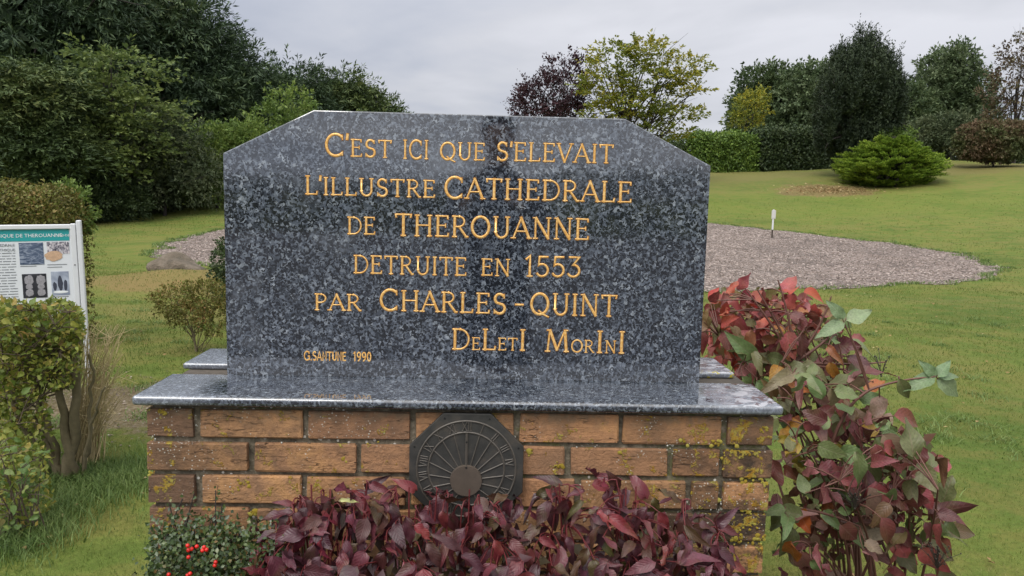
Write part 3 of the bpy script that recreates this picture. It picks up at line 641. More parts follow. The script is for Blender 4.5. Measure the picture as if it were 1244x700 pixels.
# yew with upright plumes
yl = []
for k in range(60):
    x = rng.uniform(989, 1098); top = np.interp(x, [988, 996, 1008, 1020, 1039, 1055, 1074, 1092, 1099], [124, 92, 66, 57, 49, 53, 63, 80, 104])+rng.uniform(0, 9)
    c_ = abs(x-1042)/58; d_ = 40.5+rng.uniform(-1, 1)*1.7*math.sqrt(max(.05, 1-c_*c_)); x = 1042+(x-1042)*.86
    yl.append(lob(x, top+28+rng.uniform(0, 14)+(25 if d_ < 40.5 else 0)*rng.uniform(0, 1), d_, rng.uniform(6, 9), rng.uniform(24, 40)))
yl += [lob(1042, 122, 40.5, 38, 44), lob(1026, 160, 40.5, 27, 40), lob(1056, 160, 40.5, 34, 40), lob(1024, 196, 40.2, 16, 18)]
tree('upright_yew', gbase(1030, 40.5), yl, [sp(5200, 18, .50, .14, .045, 'upright', spread=.14, f0=.78, f1=.98), sp(1700, 18, .85, .13, .045, 'upright', spread=.06, f0=.84, f1=.96)], M_YEW, 'very dark upright yew with dense pointed plumes on the mound', r0=.25, core=.72)
def juniper():
    b = gbase(1080, 37.3); t = empty('spreading_juniper', b, 'bright green spreading juniper in flat tiers at the foot of the yew', 'shrub')
    parts, a, dark = [], Acc(), []
    tiers = [(223, 1044, 1118, 1.4), (217, 1024, 1130, 1.8), (210, 1012, 1142, 2.05), (203, 1010, 1147, 2.1), (196, 1016, 1148, 2.0), (189, 1026, 1142, 1.75), (182, 1040, 1130, 1.45), (176, 1052, 1118, 1.1), (170, 1066, 1104, .75)]
    for (py, xa, xb, ry) in tiers:
        c = at((xa+xb)/2, py, 37.5); rx = (xb-xa)/2/F*37.5
        for k in range(110):
            an = rng.uniform(0, 2*PI); rr_ = rng.uniform(.72, 1.06)*(1+.10*math.sin(3*an+py)); e = c+np.array([rx*rr_*math.cos(an), ry*rr_*math.sin(an), rng.normal(.0, .085)]); s0 = c+(e-c)*.15-[0, 0, .22]; m = c+(e-c)*.7-[0, 0, .10]
            br = bez(s0, m, e, 7)
            if k % 3 == 0: a.tube(br, np.linspace(.02, .006, 7), 4)
            n = 120; tt = rng.uniform(.50, 1.0, n); P = (1-tt)[:, None]**2*s0+(2*tt*(1-tt))[:, None]*m+(tt**2)[:, None]*e
            A = norm(e-m); side = np.array([-A[1], A[0], 0]); sg = rng.uniform(-1, 1, n); P = P+side*(sg*.22*(1.15-tt))[:, None]+rng.normal(0, .026, (n, 3))
            D = A*.8+side*(sg*.8)[:, None]+rng.normal(size=(n, 3))*.2+[0, 0, .25]; Nn = rng.normal(size=(n, 3))*.35+[0, 0, 1]
            parts.append(cards(P, D, Nn, rng.uniform(.07, .13, n), rng.uniform(.032, .05, n)))
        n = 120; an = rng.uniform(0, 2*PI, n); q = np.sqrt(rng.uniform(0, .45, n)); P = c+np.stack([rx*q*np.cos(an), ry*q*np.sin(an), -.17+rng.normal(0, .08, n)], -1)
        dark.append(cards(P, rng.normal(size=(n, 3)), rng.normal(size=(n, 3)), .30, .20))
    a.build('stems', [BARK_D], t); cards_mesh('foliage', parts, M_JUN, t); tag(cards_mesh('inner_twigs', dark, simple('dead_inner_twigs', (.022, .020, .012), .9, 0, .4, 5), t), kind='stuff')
juniper()
tree('shrub', gbase(1092, 39.5), [lob(1092, 165, 39.5, 18, 9), lob(1075, 172, 39.5, 16, 9)], [sp(160, 12, .35, .12, .07, 'broad')], M_BRIGHT, 'little pale green shrub top showing above the juniper', 'shrub', r0=.05, core=.5)

# --- hedge and little shrubs at the left, mid distance
hpx('hedge', -110, 92, 6.7, 6.9, 232, M_BEECH, 'clipped hedge with browning leaves behind the information panel', 26000, .032, .75, round_=.16)
tree('shrub', gbase(88, 7.2), [lob(82, 240, 7.2, 14, 14, .15), lob(97, 262, 7.2, 9, 20, .15)], [sp(130, 9, .09, .04, .022, 'broad', f0=.4)], M_BRIGHT, 'fresh green shoots at the end of the browning hedge', 'shrub', r0=.01)
tree('clipped_shrub', gbase(236, 6.7), [lob(215, 366, 6.7, 26, 17, .22), lob(250, 362, 6.7, 30, 18, .22), lob(232, 378, 6.7, 34, 14, .22), lob(262, 385, 6.7, 22, 22, .2)],
     [sp(900, 9, .06, .022, .012, 'broad', f0=.5)], M_BEECH, 'small flat topped shrub on bare stems left of the stele', 'shrub', r0=.014, bark=BARK_G, nper=4, trunk_top=at(232, 395, 6.7))
tree('shrub', gbase(284, 8.0), [lob(286, 318, 8.0, 26, 26, .25), lob(282, 345, 8.0, 22, 18, .25)], [sp(420, 9, .08, .035, .02, 'broad', f0=.5)], M_HEDG2, 'dark leafy shrub half hidden behind the left edge of the stele', 'shrub', r0=.015)

# ------------------------------------------------------------------ half-buried stone, marker stake, information panel
def boulder():
    c = at(220, 335, 12.0); base = (c[0], 12.0, gz(c[0], 12.0))
    bm = bmesh.new(); bmesh.ops.create_icosphere(bm, subdivisions=4, radius=1)
    rs = np.random.default_rng(3); k = [(rs.normal(size=3)*2.2, rs.uniform(0, 6), rs.uniform(.02, .07)) for _ in range(26)]
    for v in bm.verts:
        p = np.array(v.co); r = 1+sum(a*math.sin(float(p@q)+f) for q, f, a in k)
        q = p*r; v.co = (base[0]+q[0]*.40-.1*q[2], base[1]+q[1]*.34, base[2]-.06+q[2]*.25*(1.0 if q[0] < .2 else 1-.6*(q[0]-.2))+.02)
    m, t = mat('brown_grey_stone'); n = t.noise(t.P, 5, 5, .65); n2 = t.noise(t.P, 40, 4)
    e = t.ramp(n, [(.32, (.07, .058, .04)), (.5, (.14, .11, .08)), (.66, (.22, .18, .14))]); e = t.mix(t.math('MULTIPLY', t.ss(n2, .45, .7), .5), e, (.09, .08, .05))
    t.set(t.b.inputs['Base Color'], e); t.b.inputs['Roughness'].default_value = .95; t.set(t.b.inputs['Normal'], t.bump(t.math('ADD', n, n2), .8, .05))
    o = bm_obj('boulder', bm, [m], None, True); o.data.transform(Matrix.Translation((-base[0], -base[1], -base[2]))); o.location = base
    tag(o, 'low half buried brown stone in the worn bank near the gravel circle', 'stone')
boulder()

def stake():
    c = at(938, 285, 24.0); z = gz(c[0], 24.0); b = (c[0], 24.0, z)
    t = empty('marker_stake', b, 'thin white marker stake with dark foot standing on the gravel circle', 'marker post')
    bm_obj('post', bm_box(b[0]-.022, b[0]+.022, b[1]-.022, b[1]+.022, z+.26, z+.88, .004, 1), [WHITEP], t)
    bm_obj('foot', bm_box(b[0]-.020, b[0]+.020, b[1]-.020, b[1]+.020, z-.1, z+.26, .004, 1), [simple('dark_wet_wood', (.05, .035, .025))], t)
    bm_obj('plate', bm_box(b[0]-.065, b[0]+.065, b[1]-.034, b[1]-.024, z+.60, z+.86, .003, 1), [simple('off_white_plate', (.50, .49, .46), .6, 0, .2, 12)], t)
stake()

def panel():
    yaw = math.radians(20); tilt = math.radians(1.2)
    U0 = Vector((math.cos(yaw), math.sin(yaw), 0)); Nn = Vector((math.sin(yaw), -math.cos(yaw), 0)); V0 = Vector((0, 0, 1))
    U = U0*math.cos(tilt)+V0*math.sin(tilt); V = V0*math.cos(tilt)-U0*math.sin(tilt)
    O = Vector(at(95, 272, 4.9))
    def uv(px, py):
        ray = Vector(at(px, py, 1.0))-Vector(CP); s = (O-Vector(CP)).dot(Nn)/ray.dot(Nn); h = Vector(CP)+ray*s-O; return h.dot(U), h.dot(V)
    root = empty('information_panel', (O.x, O.y, gz(O.x, O.y)), 'white framed information board with turquoise title band standing before a clipped hedge', 'sign')
    def pb(name, u0, u1, v0, v1, n0, n1, mts, bev=.0, parent=None):
        bm = bm_box(u0, u1, n0, n1, v0, v1, bev, 1)
        for v in bm.verts: c = v.co.copy(); v.co = O+U*c.x+V*c.z-Nn*c.y*-1
        bmesh.ops.recalc_face_normals(bm, faces=bm.faces[:])
        return bm_obj(name, bm, mts, parent or root)
    HB = -.62; LW = -1.35
    print_white = simple('printed_white_board', (.66, .68, .71), .35, 0, .04, 9)
    m, t = mat('printed_text_board')
    board = pb('board', LW, -.045, HB, -.03, .0, .012, [print_white])
    pb('frame_rail', LW-.02, -.03, -.03, -.002, -.01, .026, [WHITEP], .004)
    pb('frame_rail', LW-.02, -.03, HB-.028, HB, -.01, .026, [WHITEP], .004)
    pb('frame_rail', -.045+.002, -.012, HB-.03, .002, -.012, .030, [WHITEP], .004)
    for u in (0.0, LW-.03):
        bm = bm_box(u-.010, u+.018, -.02, .03, -1.35, .022, .006, 2)
        for v in bm.verts: c = v.co.copy(); v.co = O+U*c.x+V*c.z+Nn*c.y
        bmesh.ops.recalc_face_normals(bm, faces=bm.faces[:]); bm_obj('post', bm, [WHITEP], root)
    teal = simple('turquoise_print', (.02, .30, .31), .35, 0, .05, 10); ink = simple('grey_ink', (.16, .17, .19), .5, 0, .1)
    def rect(a, b): (u0, v1) = uv(*a); (u1, v0) = uv(*b); return u0, u1, v0, v1
    u0, u1, v0, v1 = rect((0, 281), (84.5, 288)); pb('title_band', LW+.01, u1, v1-.062, v1+.008, .012, .0135, [teal])
    # title lettering
    def text(body, u, v, h, mt, align='RIGHT', name='title_lettering'):
        cu = bpy.data.curves.new(name, 'FONT'); cu.body = body; cu.size = h; cu.extrude = .0004; cu.align_x = align; cu.resolution_u = 2
        o = bpy.data.objects.new(name, cu); COL.objects.link(o); dg = bpy.context.evaluated_depsgraph_get()
        me = bpy.data.meshes.new_from_object(o.evaluated_get(dg)); bpy.data.objects.remove(o)
        me.materials.clear(); me.materials.append(mt)
        off = Vector(root.location)
        for q in me.vertices: c = q.co.copy(); q.co = O+U*(u+c.x)+V*(v+c.y)+Nn*(.0145+c.z)-off
        p = bpy.data.objects.new(name, me); COL.objects.link(p); p.parent = root
    white = simple('white_print', (.75, .77, .78), .4, 0, .02)
    text('SITE ARCHEOLOGIQUE DE THEROUANNE', uv(57, 0)[0], v1-.038, .030, white)
    text('(PAS-DE-CALAIS)', uv(84, 0)[0]-.004, v1-.036, .019, white)
    # columns of fine text, set as thin printed lines
    a = Acc(); q = random.Random(4)
    ue = uv(20, 320)[0]; vt = uv(10, 308)[1]
    for k in range(26):
        v = vt-k*.0165
        if v < HB+.03: break
        for cs, ce in ((ue-.40, ue), (ue-.86, ue-.46)):
            x = cs
            while x < ce-.01:
                l = min(q.uniform(.02, .06), ce-x)
                P = [O+U*x_+V*v_+Nn*.0135 for x_, v_ in ((x, v), (x+l, v), (x+l, v+.0042), (x, v+.0042))]; a.add([tuple(p) for p in P], [[0, 1, 2, 3]]); x += l+.006
    for (xa, xb, yy) in ((25, 45, 324), (58, 82, 322), (58, 76, 325), (63, 84, 361)):
        (ua, va), (ub, vb) = uv(xa, yy), uv(xb, yy)
        P = [O+U*x_+V*v_+Nn*.0135 for x_, v_ in ((ua, va), (ub, va), (ub, va+.004), (ua, va+.004))]; a.add([tuple(p) for p in P], [[0, 1, 2, 3]])
    tag(a.build('text_lines', [ink], root), kind='stuff')
    text('CATHEDRALE', ue, uv(20, 299)[1], .022, ink, name='heading_lettering'); text('GOTHIQUE', ue, uv(20, 304)[1]-.004, .022, ink, name='heading_lettering')
    def pic(name, a_, b_, stops, sc, dist, mp=(1, 1, 1)):
        m, t = mat(name+'_print'); n = t.noise(t.mapv(t.P, mp), sc, 4, .6, dist)
        t.set(t.b.inputs['Base Color'], t.ramp(n, stops)); t.b.inputs['Roughness'].default_value = .35
        u0, v1 = uv(*a_); u1, v0 = uv(*b_); return pb(name, u0, u1, v0, v1, .012, .0136, [m]), (u0, u1, v0, v1)
    pic('aerial_picture', (23, 295), (54.5, 321), [(.35, (.03, .05, .09)), (.5, (.09, .12, .19)), (.65, (.28, .32, .40))], 24, 1.5, (1, 1, 2.6))
    pic('crowd_picture', (57, 294), (85, 308), [(.38, (.04, .04, .06)), (.5, (.30, .28, .32)), (.6, (.62, .58, .60))], 60, .8, (1.5, 1, .8))
    pc, r1 = pic('carving_picture', (27, 333), (58.5, 361), [(.3, (.012, .012, .018)), (.7, (.04, .04, .05))], 20, 0)
    pc2, r2 = pic('statue_picture', (62, 330), (85.5, 358), [(.35, (.22, .25, .33)), (.65, (.42, .46, .55))], 14, .5)
    def blob(name, cu, cv, ru, rv, mt, n=20, lump=.12):
        a = Acc(); r0 = random.Random(int(cu*999)); P = [O+U*cu+V*cv+Nn*.0152]
        for k in range(n):
            f = 1+r0.uniform(-lump, lump); P.append(O+U*(cu+ru*math.cos(k*2*PI/n)*f)+V*(cv+rv*math.sin(k*2*PI/n)*f)+Nn*.0142)
        a.add([tuple(p) for p in P], [[0, 1+k, 1+(k+1) % n, 1+(k+2) % n] for k in range(0, n, 2)]); a.build(name, [mt], root)
    tan = simple('tan_print', (.52, .34, .22), .5, 0, .35, 90); gre = simple('carved_grey_print', (.27, .26, .28), .5, 0, .6, 110); drk = simple('dark_figure_print', (.04, .045, .07), .5, 0, .4, 90)
    cu, cv = uv(66, 311); blob('plan_print', cu, cv, .048, .030, tan)
    for f in (.27, .76):
        x = r1[0]+(r1[1]-r1[0])*f; h = r1[3]-r1[2]
        blob('carved_head_print', x, r1[2]+h*.74, .026, .030, gre); blob('carved_head_print', x, r1[2]+h*.47, .020, .017, gre); blob('carved_head_print', x, r1[2]+h*.22, .023, .022, gre)
    x = (r2[0]+r2[1])/2; h = r2[3]-r2[2]
    blob('figure_print', x, r2[2]+h*.5, .014, .045, drk); blob('figure_print', x+.028, r2[2]+h*.42, .010, .034, drk); blob('figure_print', x-.030, r2[2]+h*.38, .010, .028, drk)
    blob('plinth_print', x, r2[2]+h*.14, .040, .008, white, lump=.02)
    bm = bmesh.new(); bmesh.ops.create_uvsphere(bm, u_segments=10, v_segments=6, radius=.004)
    for v in bm.verts: v.co = O+U*(-.028)+V*(-.25)+Nn*.031+v.co
    bm_obj('screw', bm, [BRONZE], root)
panel()

# ------------------------------------------------------------------ monument
Z0 = CAMZ-.4447; D1, D2 = 1.6463, 1.8548; XS0, XS1 = -.7532, .6536; DW = 1.6697; XW0, XW1 = -.7321, .6419
DB = 2.095
wall = empty('brick_plinth', ((XW0+XW1)/2, (DW+DB)/2, 0), 'weathered orange brick plinth with lichen, carrying the granite monument', 'plinth')
bm_obj('mortar_core', bm_box(XW0+.010, XW1-.010, DW+.011, DB-.010, -.3, Z0-.0215), [MORTAR], wall)
# brick meshes, shared
def brick_mesh(w_, d_, h_, seed):
    rs = random.Random(seed); bm = bm_box(-w_/2, w_/2, -d_/2, d_/2, -h_/2, h_/2, .0028, 1)
    for v in bm.verts: v.co += Vector((rs.uniform(-.0014, .0014), rs.uniform(-.0014, .0014), rs.uniform(-.0016, .0016)))
    me = bpy.data.meshes.new('brick'); bm.to_mesh(me); bm.free(); me.materials.append(BRICK); return me
CP_ = (at(300, 617, DW)[2]-at(300, 497, DW)[2])/-3; ZT0 = at(300, 498.5, DW)[2]; BH = CP_*.845
BM = [brick_mesh(.22, .10, BH, k) for k in range(7)]
def brick(x0, x1, y0, y1, zt, proud=0, h=None, dark=.25):
    """x0..x1,y0..y1 footprint; long side may run along x or y; mesh data shared, scaled to fit"""
    me = BM[rng.integers(len(BM))]; o = bpy.data.objects.new('brick', me); COL.objects.link(o); o.parent = wall
    hh = h or BH
    o.location = Vector(((x0+x1)/2, (y0+y1)/2-proud, zt-hh/2))-Vector(wall.location)
    o.color = (1-dark, 1, 1, 1); o.scale = ((x1-x0)/.22, (y1-y0)/.10, hh/BH); o.rotation_euler = (rng.normal(0, .004), rng.normal(0, .004), rng.normal(0, .003))
def X(px, k): return at(px, 512+40*k, DW)[0]
rows = {0: [(178, 234), (243, 367), (374, 498), (505, 624.5), (632, 752), (757.5, 877), (885, 940.5)],
        1: [(180, 301), (309, 432), (439, 557), (566, 686), (694, 812), (819, 875), (880, 937)],
        2: [(181, 236.5), (245, 366), (373, 492), (500, 618), (626, 698), (706, 834), (841, 873), (879, 934.5)],
        3: [(182, 302), (312, 432), (440, 556), (564, 682), (690, 750), (757, 842), (850, 929)],
        4: [(183, 238), (246, 366), (374, 493), (501, 618), (626, 744), (751, 873), (881, 923)]}
NC = 13
GRIME = [[.50, .25, .2, .08, .05, .3, .7], [.40, .25, .2, .1, .25, .65, .95], [.65, .15, .25, .1, .02, .38, .5, .03], [.35, .35, .2, .2, .3, .9, 1], [.5, .3, .2, .1, .2, .6, .03]]
DEP = .105
for k in range(NC):
    zt = ZT0-k*CP_
    r = rows[k] if k in rows else rows[k % 2]
    for n, (a, b) in enumerate(r):
        kk = min(k, 4); x0 = X(a, kk if k in rows else k % 2); x1 = X(b, kk if k in rows else k % 2)
        if n == 0: x0 = XW0+rng.normal(0, .0015)
        if n == len(r)-1: x1 = (XW1 if k < 3 else XW1-.004 if k == 3 else XW1-.006)+rng.normal(0, .0015)
        brick(x0, x1, DW, DW+DEP, zt, rng.uniform(-.003, .003), dark=GRIME[k][n] if k < 5 else rng.uniform(0, .5))
    # returns and back, ordinary running bond
    off = 0 if k % 2 else .055
    for side, xw in ((0, XW0), (1, XW1-DEP)):
        y = DW+DEP+.011
        for L_ in ((.22, ) if k % 2 else (.10, .115)):
            y1 = min(y+L_, DB-.002); brick(xw, xw+DEP, y, y1, zt, 0); y = y1+.011
    x = XW0+DEP+.011; first = True
    while x < XW1-DEP-.02:
        L_ = (.10 if (k % 2 and first) else .22); first = False; x1 = min(x+L_, XW1-DEP-.011)
        brick(x, x1, DB-.10, DB+.001, zt, 0); x = x1+.011
# crusts of lichen growing proud of bricks and joints
def crust(name, spots, mt, rmin, rmax):
    Vs, Fs, n = [], [], 0
    for (px, py, sp_, cnt) in spots:
        for _ in range(max(2, int(cnt*.34))):
            c = at(px+rng.normal(0, sp_*.62), py+rng.normal(0, sp_*.5), DW-.0035)
            if c[0] < XW0+.002 or c[0] > XW1-.004 or c[2] > Z0-.025: continue
            r_3 = rng.uniform(rmin, rmax)*rng.uniform(.5, 1.0)**1.3*1.25; m = 7; an = np.arange(m)*2*PI/m+rng.uniform(0, 1); q = r_3*rng.uniform(.65, 1.2, m)
            V = np.vstack([c-[0, r_3*.10-.001, 0]]+[[c+np.array([q[k]*math.cos(an[k]), .0035, q[k]*math.sin(an[k])]) for k in range(m)]]); Vs.append(V)
            Fs.append(np.array([[0, 1+(k+1) % m, 1+k] for k in range(m)])+n); n += m+1
    o = bpy.data.objects.new(name, mesh_np(name, np.vstack(Vs)-np.array(wall.location), np.vstack(Fs), [mt])); COL.objects.link(o); o.parent = wall; tag(o, kind='stuff')
YLI = m_foliage('yellow_lichen', [(0, (.18, .12, .02)), (.5, (.29, .21, .025)), (1, (.34, .31, .07))], 0, .9, .2, 40); WLI = m_foliage('pale_lichen', [(0, (.30, .29, .25)), (1, (.62, .61, .55))], 0, .9, .2, 40)
crust('yellow_lichen', [(184, 545, 2.5, 14), (185, 562, 3, 30), (184, 576, 3, 26), (186, 600, 2, 10), (185, 640, 2.5, 22), (187, 655, 2, 12), (383, 588, 6, 60), (380, 622, 4, 30), (308, 622, 4, 34), (198, 503, 5, 24), (296, 590, 8, 26), (345, 628, 5, 30),
    (680, 566, 4, 26), (645, 548, 6, 14), (872, 540, 7, 34), (884, 552, 5, 36), (894, 548, 4, 20), (882, 568, 4, 22), (905, 565, 10, 26), (910, 584, 14, 60), (925, 586, 8, 34), (918, 602, 9, 30), (908, 622, 7, 54), (925, 612, 6, 40), (900, 656, 12, 60), (925, 655, 8, 40), (860, 605, 9, 30), (850, 598, 7, 20), (930, 522, 5, 26), (920, 640, 8, 20), (450, 540, 8, 14), (415, 560, 6, 14), (830, 536, 6, 16), (756, 550, 5, 6)], YLI, .0015, .0062)
crust('pale_lichen', [(237, 505, 1.6, 8), (238, 517, 1.6, 9), (188, 533, 4, 18), (195, 540, 4, 8), (215, 498, 5, 10), (310, 540, 16, 16), (812, 543, 4, 16), (818, 549, 3, 10), (870, 560, 9, 16), (876, 608, 6, 24), (868, 617, 6, 16), (640, 537, 14, 10), (700, 537, 18, 12), (905, 660, 6, 16), (350, 538, 20, 10), (375, 506, 2, 6), (278, 592, 2, 2), (880, 512, 5, 14), (850, 540, 10, 14)], WLI, .0008, .0022)

# ledge slabs
def slab(name, x0, x1, y0, y1, z0, z1, label=None):
    bm = bm_box(x0, x1, y0, y1, z0, z1)
    es = [e for e in bm.edges if all(abs(v.co.y-y1) > 1e-5 or True for v in e.verts) and not (all(abs(v.co.y-y1) < 1e-5 for v in e.verts))]
    bmesh.ops.bevel(bm, geom=es, offset=(z1-z0)*.36, segments=4, profile=.5, affect='EDGES')
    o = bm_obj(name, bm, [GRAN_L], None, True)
    md = o.modifiers.new('n', 'WEIGHTED_NORMAL'); return o
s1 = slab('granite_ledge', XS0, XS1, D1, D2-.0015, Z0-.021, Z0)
tag(s1, 'polished blue grey granite ledge slab in front of the stele, capping the brick plinth', 'slab')
ZB = CAMZ-.4366
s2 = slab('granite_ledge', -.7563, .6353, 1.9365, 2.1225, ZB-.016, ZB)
tag(s2, 'rear polished granite ledge slab behind the stele, yellow lichen on its right front edge', 'slab')
a = Acc(); V_, F_ = box_v(XW0-.008, XW1+.006, D2+.002, 2.09, Z0-.020, ZB-.0165); a.add(V_, F_); a.build('mortar_bed', [simple('bedding_mortar', (.08, .066, .052), .95, 0, .6, 70, .8)], wall)
# stele
st = empty('granite_stele', ((-.05), (D2+1.9348)/2, Z0-.019), 'polished blue grey granite stele with chamfered top corners and gilded French inscription', 'monument')
poly = [(-.6193, -.019), (.5216, -.019), (.5216, .5240), (.3134, .6276), (-.4099, .6276), (-.6193, .5240)]
bm = bmesh.new(); f_ = [bm.verts.new((x, D2, Z0+z)) for x, z in poly]; b_ = [bm.verts.new((x, 1.9348, Z0+z)) for x, z in poly]
bm.faces.new(f_); bm.faces.new(b_[::-1])
for k in range(6): bm.faces.new([f_[k], b_[k], b_[(k+1) % 6], f_[(k+1) % 6]])
bmesh.ops.recalc_face_normals(bm, faces=bm.faces[:]); bmesh.ops.bevel(bm, geom=bm.edges[:], offset=.0022, segments=2, profile=.5, affect='EDGES')
bm_obj('slab', bm, [GRAN], st)

# ------------------------------------------------------------------ lettering, own stroke alphabet with small serifs
def arc(cx, cy, rx, ry, a0, a1, n=12):
    return [(cx+rx*math.cos(math.radians(a)), cy+ry*math.sin(math.radians(a))) for a in np.linspace(a0, a1, n)]
TH, TN, SE = .105, .070, .055
def serif(x, y, w_=.19): return ([(x-w_/2, y), (x+w_/2, y)], SE)
def stem(x): return ([(x, 0), (x, 1)], TH)
GL = {
 'A': (.72, [([(.0, 0), (.36, 1)], TN), ([(.33, 1), (.72, 0)], TH), ([(.13, .34), (.58, .34)], SE), serif(.0, .02, .2), serif(.72, .02, .2)]),
 'C': (.76, [(arc(.42, .5, .40, .49, 48, 312, 22), TH), ([(.70, .96), (.71, .74)], SE), ([(.70, .04), (.71, .22)], SE)]),
 'D': (.74, [stem(.10), ([(.0, .97), (.30, .97)]+arc(.30, .5, .42, .47, 90, -90, 16)+[(.0, .03)], TN)]),
 'E': (.58, [stem(.10), ([(.0, .97), (.53, .97), (.54, .84)], SE+.01), ([(.1, .53), (.44, .53)], SE), ([(.44, .61), (.44, .45)], SE), ([(.0, .03), (.56, .03), (.57, .17)], SE+.01)]),
 'G': (.80, [(arc(.42, .5, .40, .49, 48, 345, 24), TH), ([(.70, .96), (.71, .74)], SE), ([(.55, .45), (.80, .45)], SE), ([(.76, .45), (.76, .06)], TN)]),
 'H': (.76, [stem(.10), stem(.66), ([(.1, .52), (.66, .52)], SE)]+[serif(x, y) for x in (.10, .66) for y in (.02, .98)]),
 'I': (.22, [stem(.11), serif(.11, .02), serif(.11, .98)]),
 'L': (.56, [stem(.10), ([(.0, .03), (.54, .03), (.56, .19)], SE+.01), serif(.10, .98)]),
 'M': (.96, [([(.08, 0), (.16, 1)], TN), ([(.16, 1), (.48, .08)], TH), ([(.48, .08), (.80, 1)], TN), ([(.80, 1), (.88, 0)], TH), serif(.08, .02), serif(.88, .02), serif(.12, .98, .16), serif(.84, .98, .16)]),
 'N': (.78, [([(.10, 0), (.10, 1)], TN), ([(.10, 1), (.68, .02)], TH), ([(.68, 0), (.68, 1)], TN), serif(.10, .02), serif(.68, .98), serif(.06, .98, .14)]),
 'O': (.82, [(arc(.41, .5, .38, .48, 0, 360, 26), TH)]),
 'P': (.58, [stem(.10), ([(.0, .97), (.28, .97)]+arc(.28, .72, .26, .25, 90, -90, 12)+[(.1, .47)], TN), serif(.10, .02)]),
 'Q': (.84, [(arc(.41, .5, .38, .48, 0, 360, 26), TH), ([(.36, .20), (.58, .02), (.82, -.10)], TN)]),
 'R': (.68, [stem(.10), ([(.0, .97), (.28, .97)]+arc(.28, .73, .25, .24, 90, -90, 12)+[(.1, .49)], TN), ([(.30, .49), (.62, .02), (.70, .02)], TN+.02), serif(.10, .02)]),
 'S': (.58, [(arc(.29, .74, .21, .235, 35, 235, 12)+arc(.29, .265, .235, .245, 55, -145, 12), TH), ([(.49, .97), (.49, .78)], SE), ([(.06, .03), (.06, .22)], SE)]),
 'T': (.66, [stem(.33), ([(.02, .84), (.0, .97), (.66, .97), (.64, .84)], SE+.01), serif(.33, .02)]),
 'U': (.72, [([(.10, 1), (.10, .32)]+arc(.36, .32, .26, .30, 180, 360, 12)+[(.62, 1)], TN+.02), serif(.10, .98), serif(.62, .98)]),
 'V': (.70, [([(.0, 1), (.35, 0)], TH), ([(.35, 0), (.70, 1)], TN), serif(.02, .98), serif(.68, .98)]),
 'X': (.70, [([(.02, 1), (.68, 0)], TH), ([(.66, 1), (.04, 0)], TN), serif(.03, .98), serif(.66, .98), serif(.04, .02), serif(.67, .02)]),
 "'": (.14, [([(.08, 1.02), (.05, .76)], TH)]), '-': (.38, [([(.02, .42), (.36, .42)], TH)]), '.': (.18, [([(.05, .03), (.13, .03)], TH)]),
 '1': (.32, [([(.18, 0), (.18, 1), (.02, .84)], TH), serif(.18, .02, .24)]),
 '5': (.56, [([(.52, .97), (.14, .97), (.10, .56)]+arc(.26, .32, .27, .30, 115, -150, 14), TN+.02)]),
 '3': (.56, [([(.05, .97), (.50, .97), (.24, .60)]+arc(.25, .31, .28, .29, 85, -150, 14), TN+.02)]),
 '9': (.56, [(arc(.28, .70, .22, .27, 0, 360, 16), TH), ([(.50, .70), (.44, .25), (.20, .0)], TH)]),
 '0': (.56, [(arc(.28, .5, .22, .48, 0, 360, 20), TH)]),
}
SANS = {k: (w_, [(pl, .15) for pl, t_ in st_ if t_ > SE or k in 'ELGTS']) for k, (w_, st_) in GL.items()}
SANS['S'] = (.56, [GL['S'][1][0][:1]+(.15,)]); SANS['I'] = (.22, [([(.11, 0), (.11, 1)], .15)]); SANS['A'] = (.66, [([(.02, 0), (.33, 1), (.64, 0)], .14), ([(.13, .32), (.53, .32)], .12)])
SANS['T'] = (.6, [([(.3, 0), (.3, 1)], .15), ([(0, .94), (.6, .94)], .13)]); SANS['U'] = (.62, [([(.08, 1), (.08, .3)]+arc(.31, .3, .23, .24, 180, 360, 8)+[(.54, 1)], .14)])
SANS['E'] = (.5, [([(.5, .94), (.08, .94), (.08, .06), (.5, .06)], .14), ([(.08, .52), (.44, .52)], .12)]); SANS['N'] = (.62, [([(.08, 0), (.08, .98), (.54, .02), (.54, 1)], .14)])
def ribbon(a, pts, w_, h, y0, mi, ends=.0):
    P = np.array(pts, float); closed = np.allclose(P[0], P[-1]) and len(P) > 3
    T = np.gradient(P, axis=0)
    if closed: T[0] = T[-1] = P[1]-P[-2]
    seg = norm(np.diff(P, axis=0)); n = len(P); Nr = np.zeros_like(P)
    for k in range(n):
        if closed and k in (0, n-1): t0, t1 = seg[-1], seg[0]
        else: t0, t1 = seg[max(k-1, 0)], seg[min(k, n-2)]
        n0, n1 = np.array([-t0[1], t0[0]]), np.array([-t1[1], t1[0]]); m = n0+n1; m /= max(np.linalg.norm(m), .3); Nr[k] = m/max(m@n0, .55)
    if not closed and ends: P = P.copy(); P[0] -= seg[0]*ends; P[-1] += seg[-1]*ends
    Lf, Rg = P+Nr*w_/2, P-Nr*w_/2
    if h is None:
        V = [(q[0], y0, q[1]) for r in (Lf, Rg) for q in r]; a.add(V, [[k, k+1, n+k+1, n+k] for k in range(n-1)], mi); return
    V = [(q[0], y0, q[1]) for q in Lf]+[(q[0], y0-h, q[1]) for q in P]+[(q[0], y0, q[1]) for q in Rg]
    a.add(V, [[k, k+1, n+k+1, n+k] for k in range(n-1)]+[[n+k, n+k+1, 2*n+k+1, 2*n+k] for k in range(n-1)], mi)
GM = {}
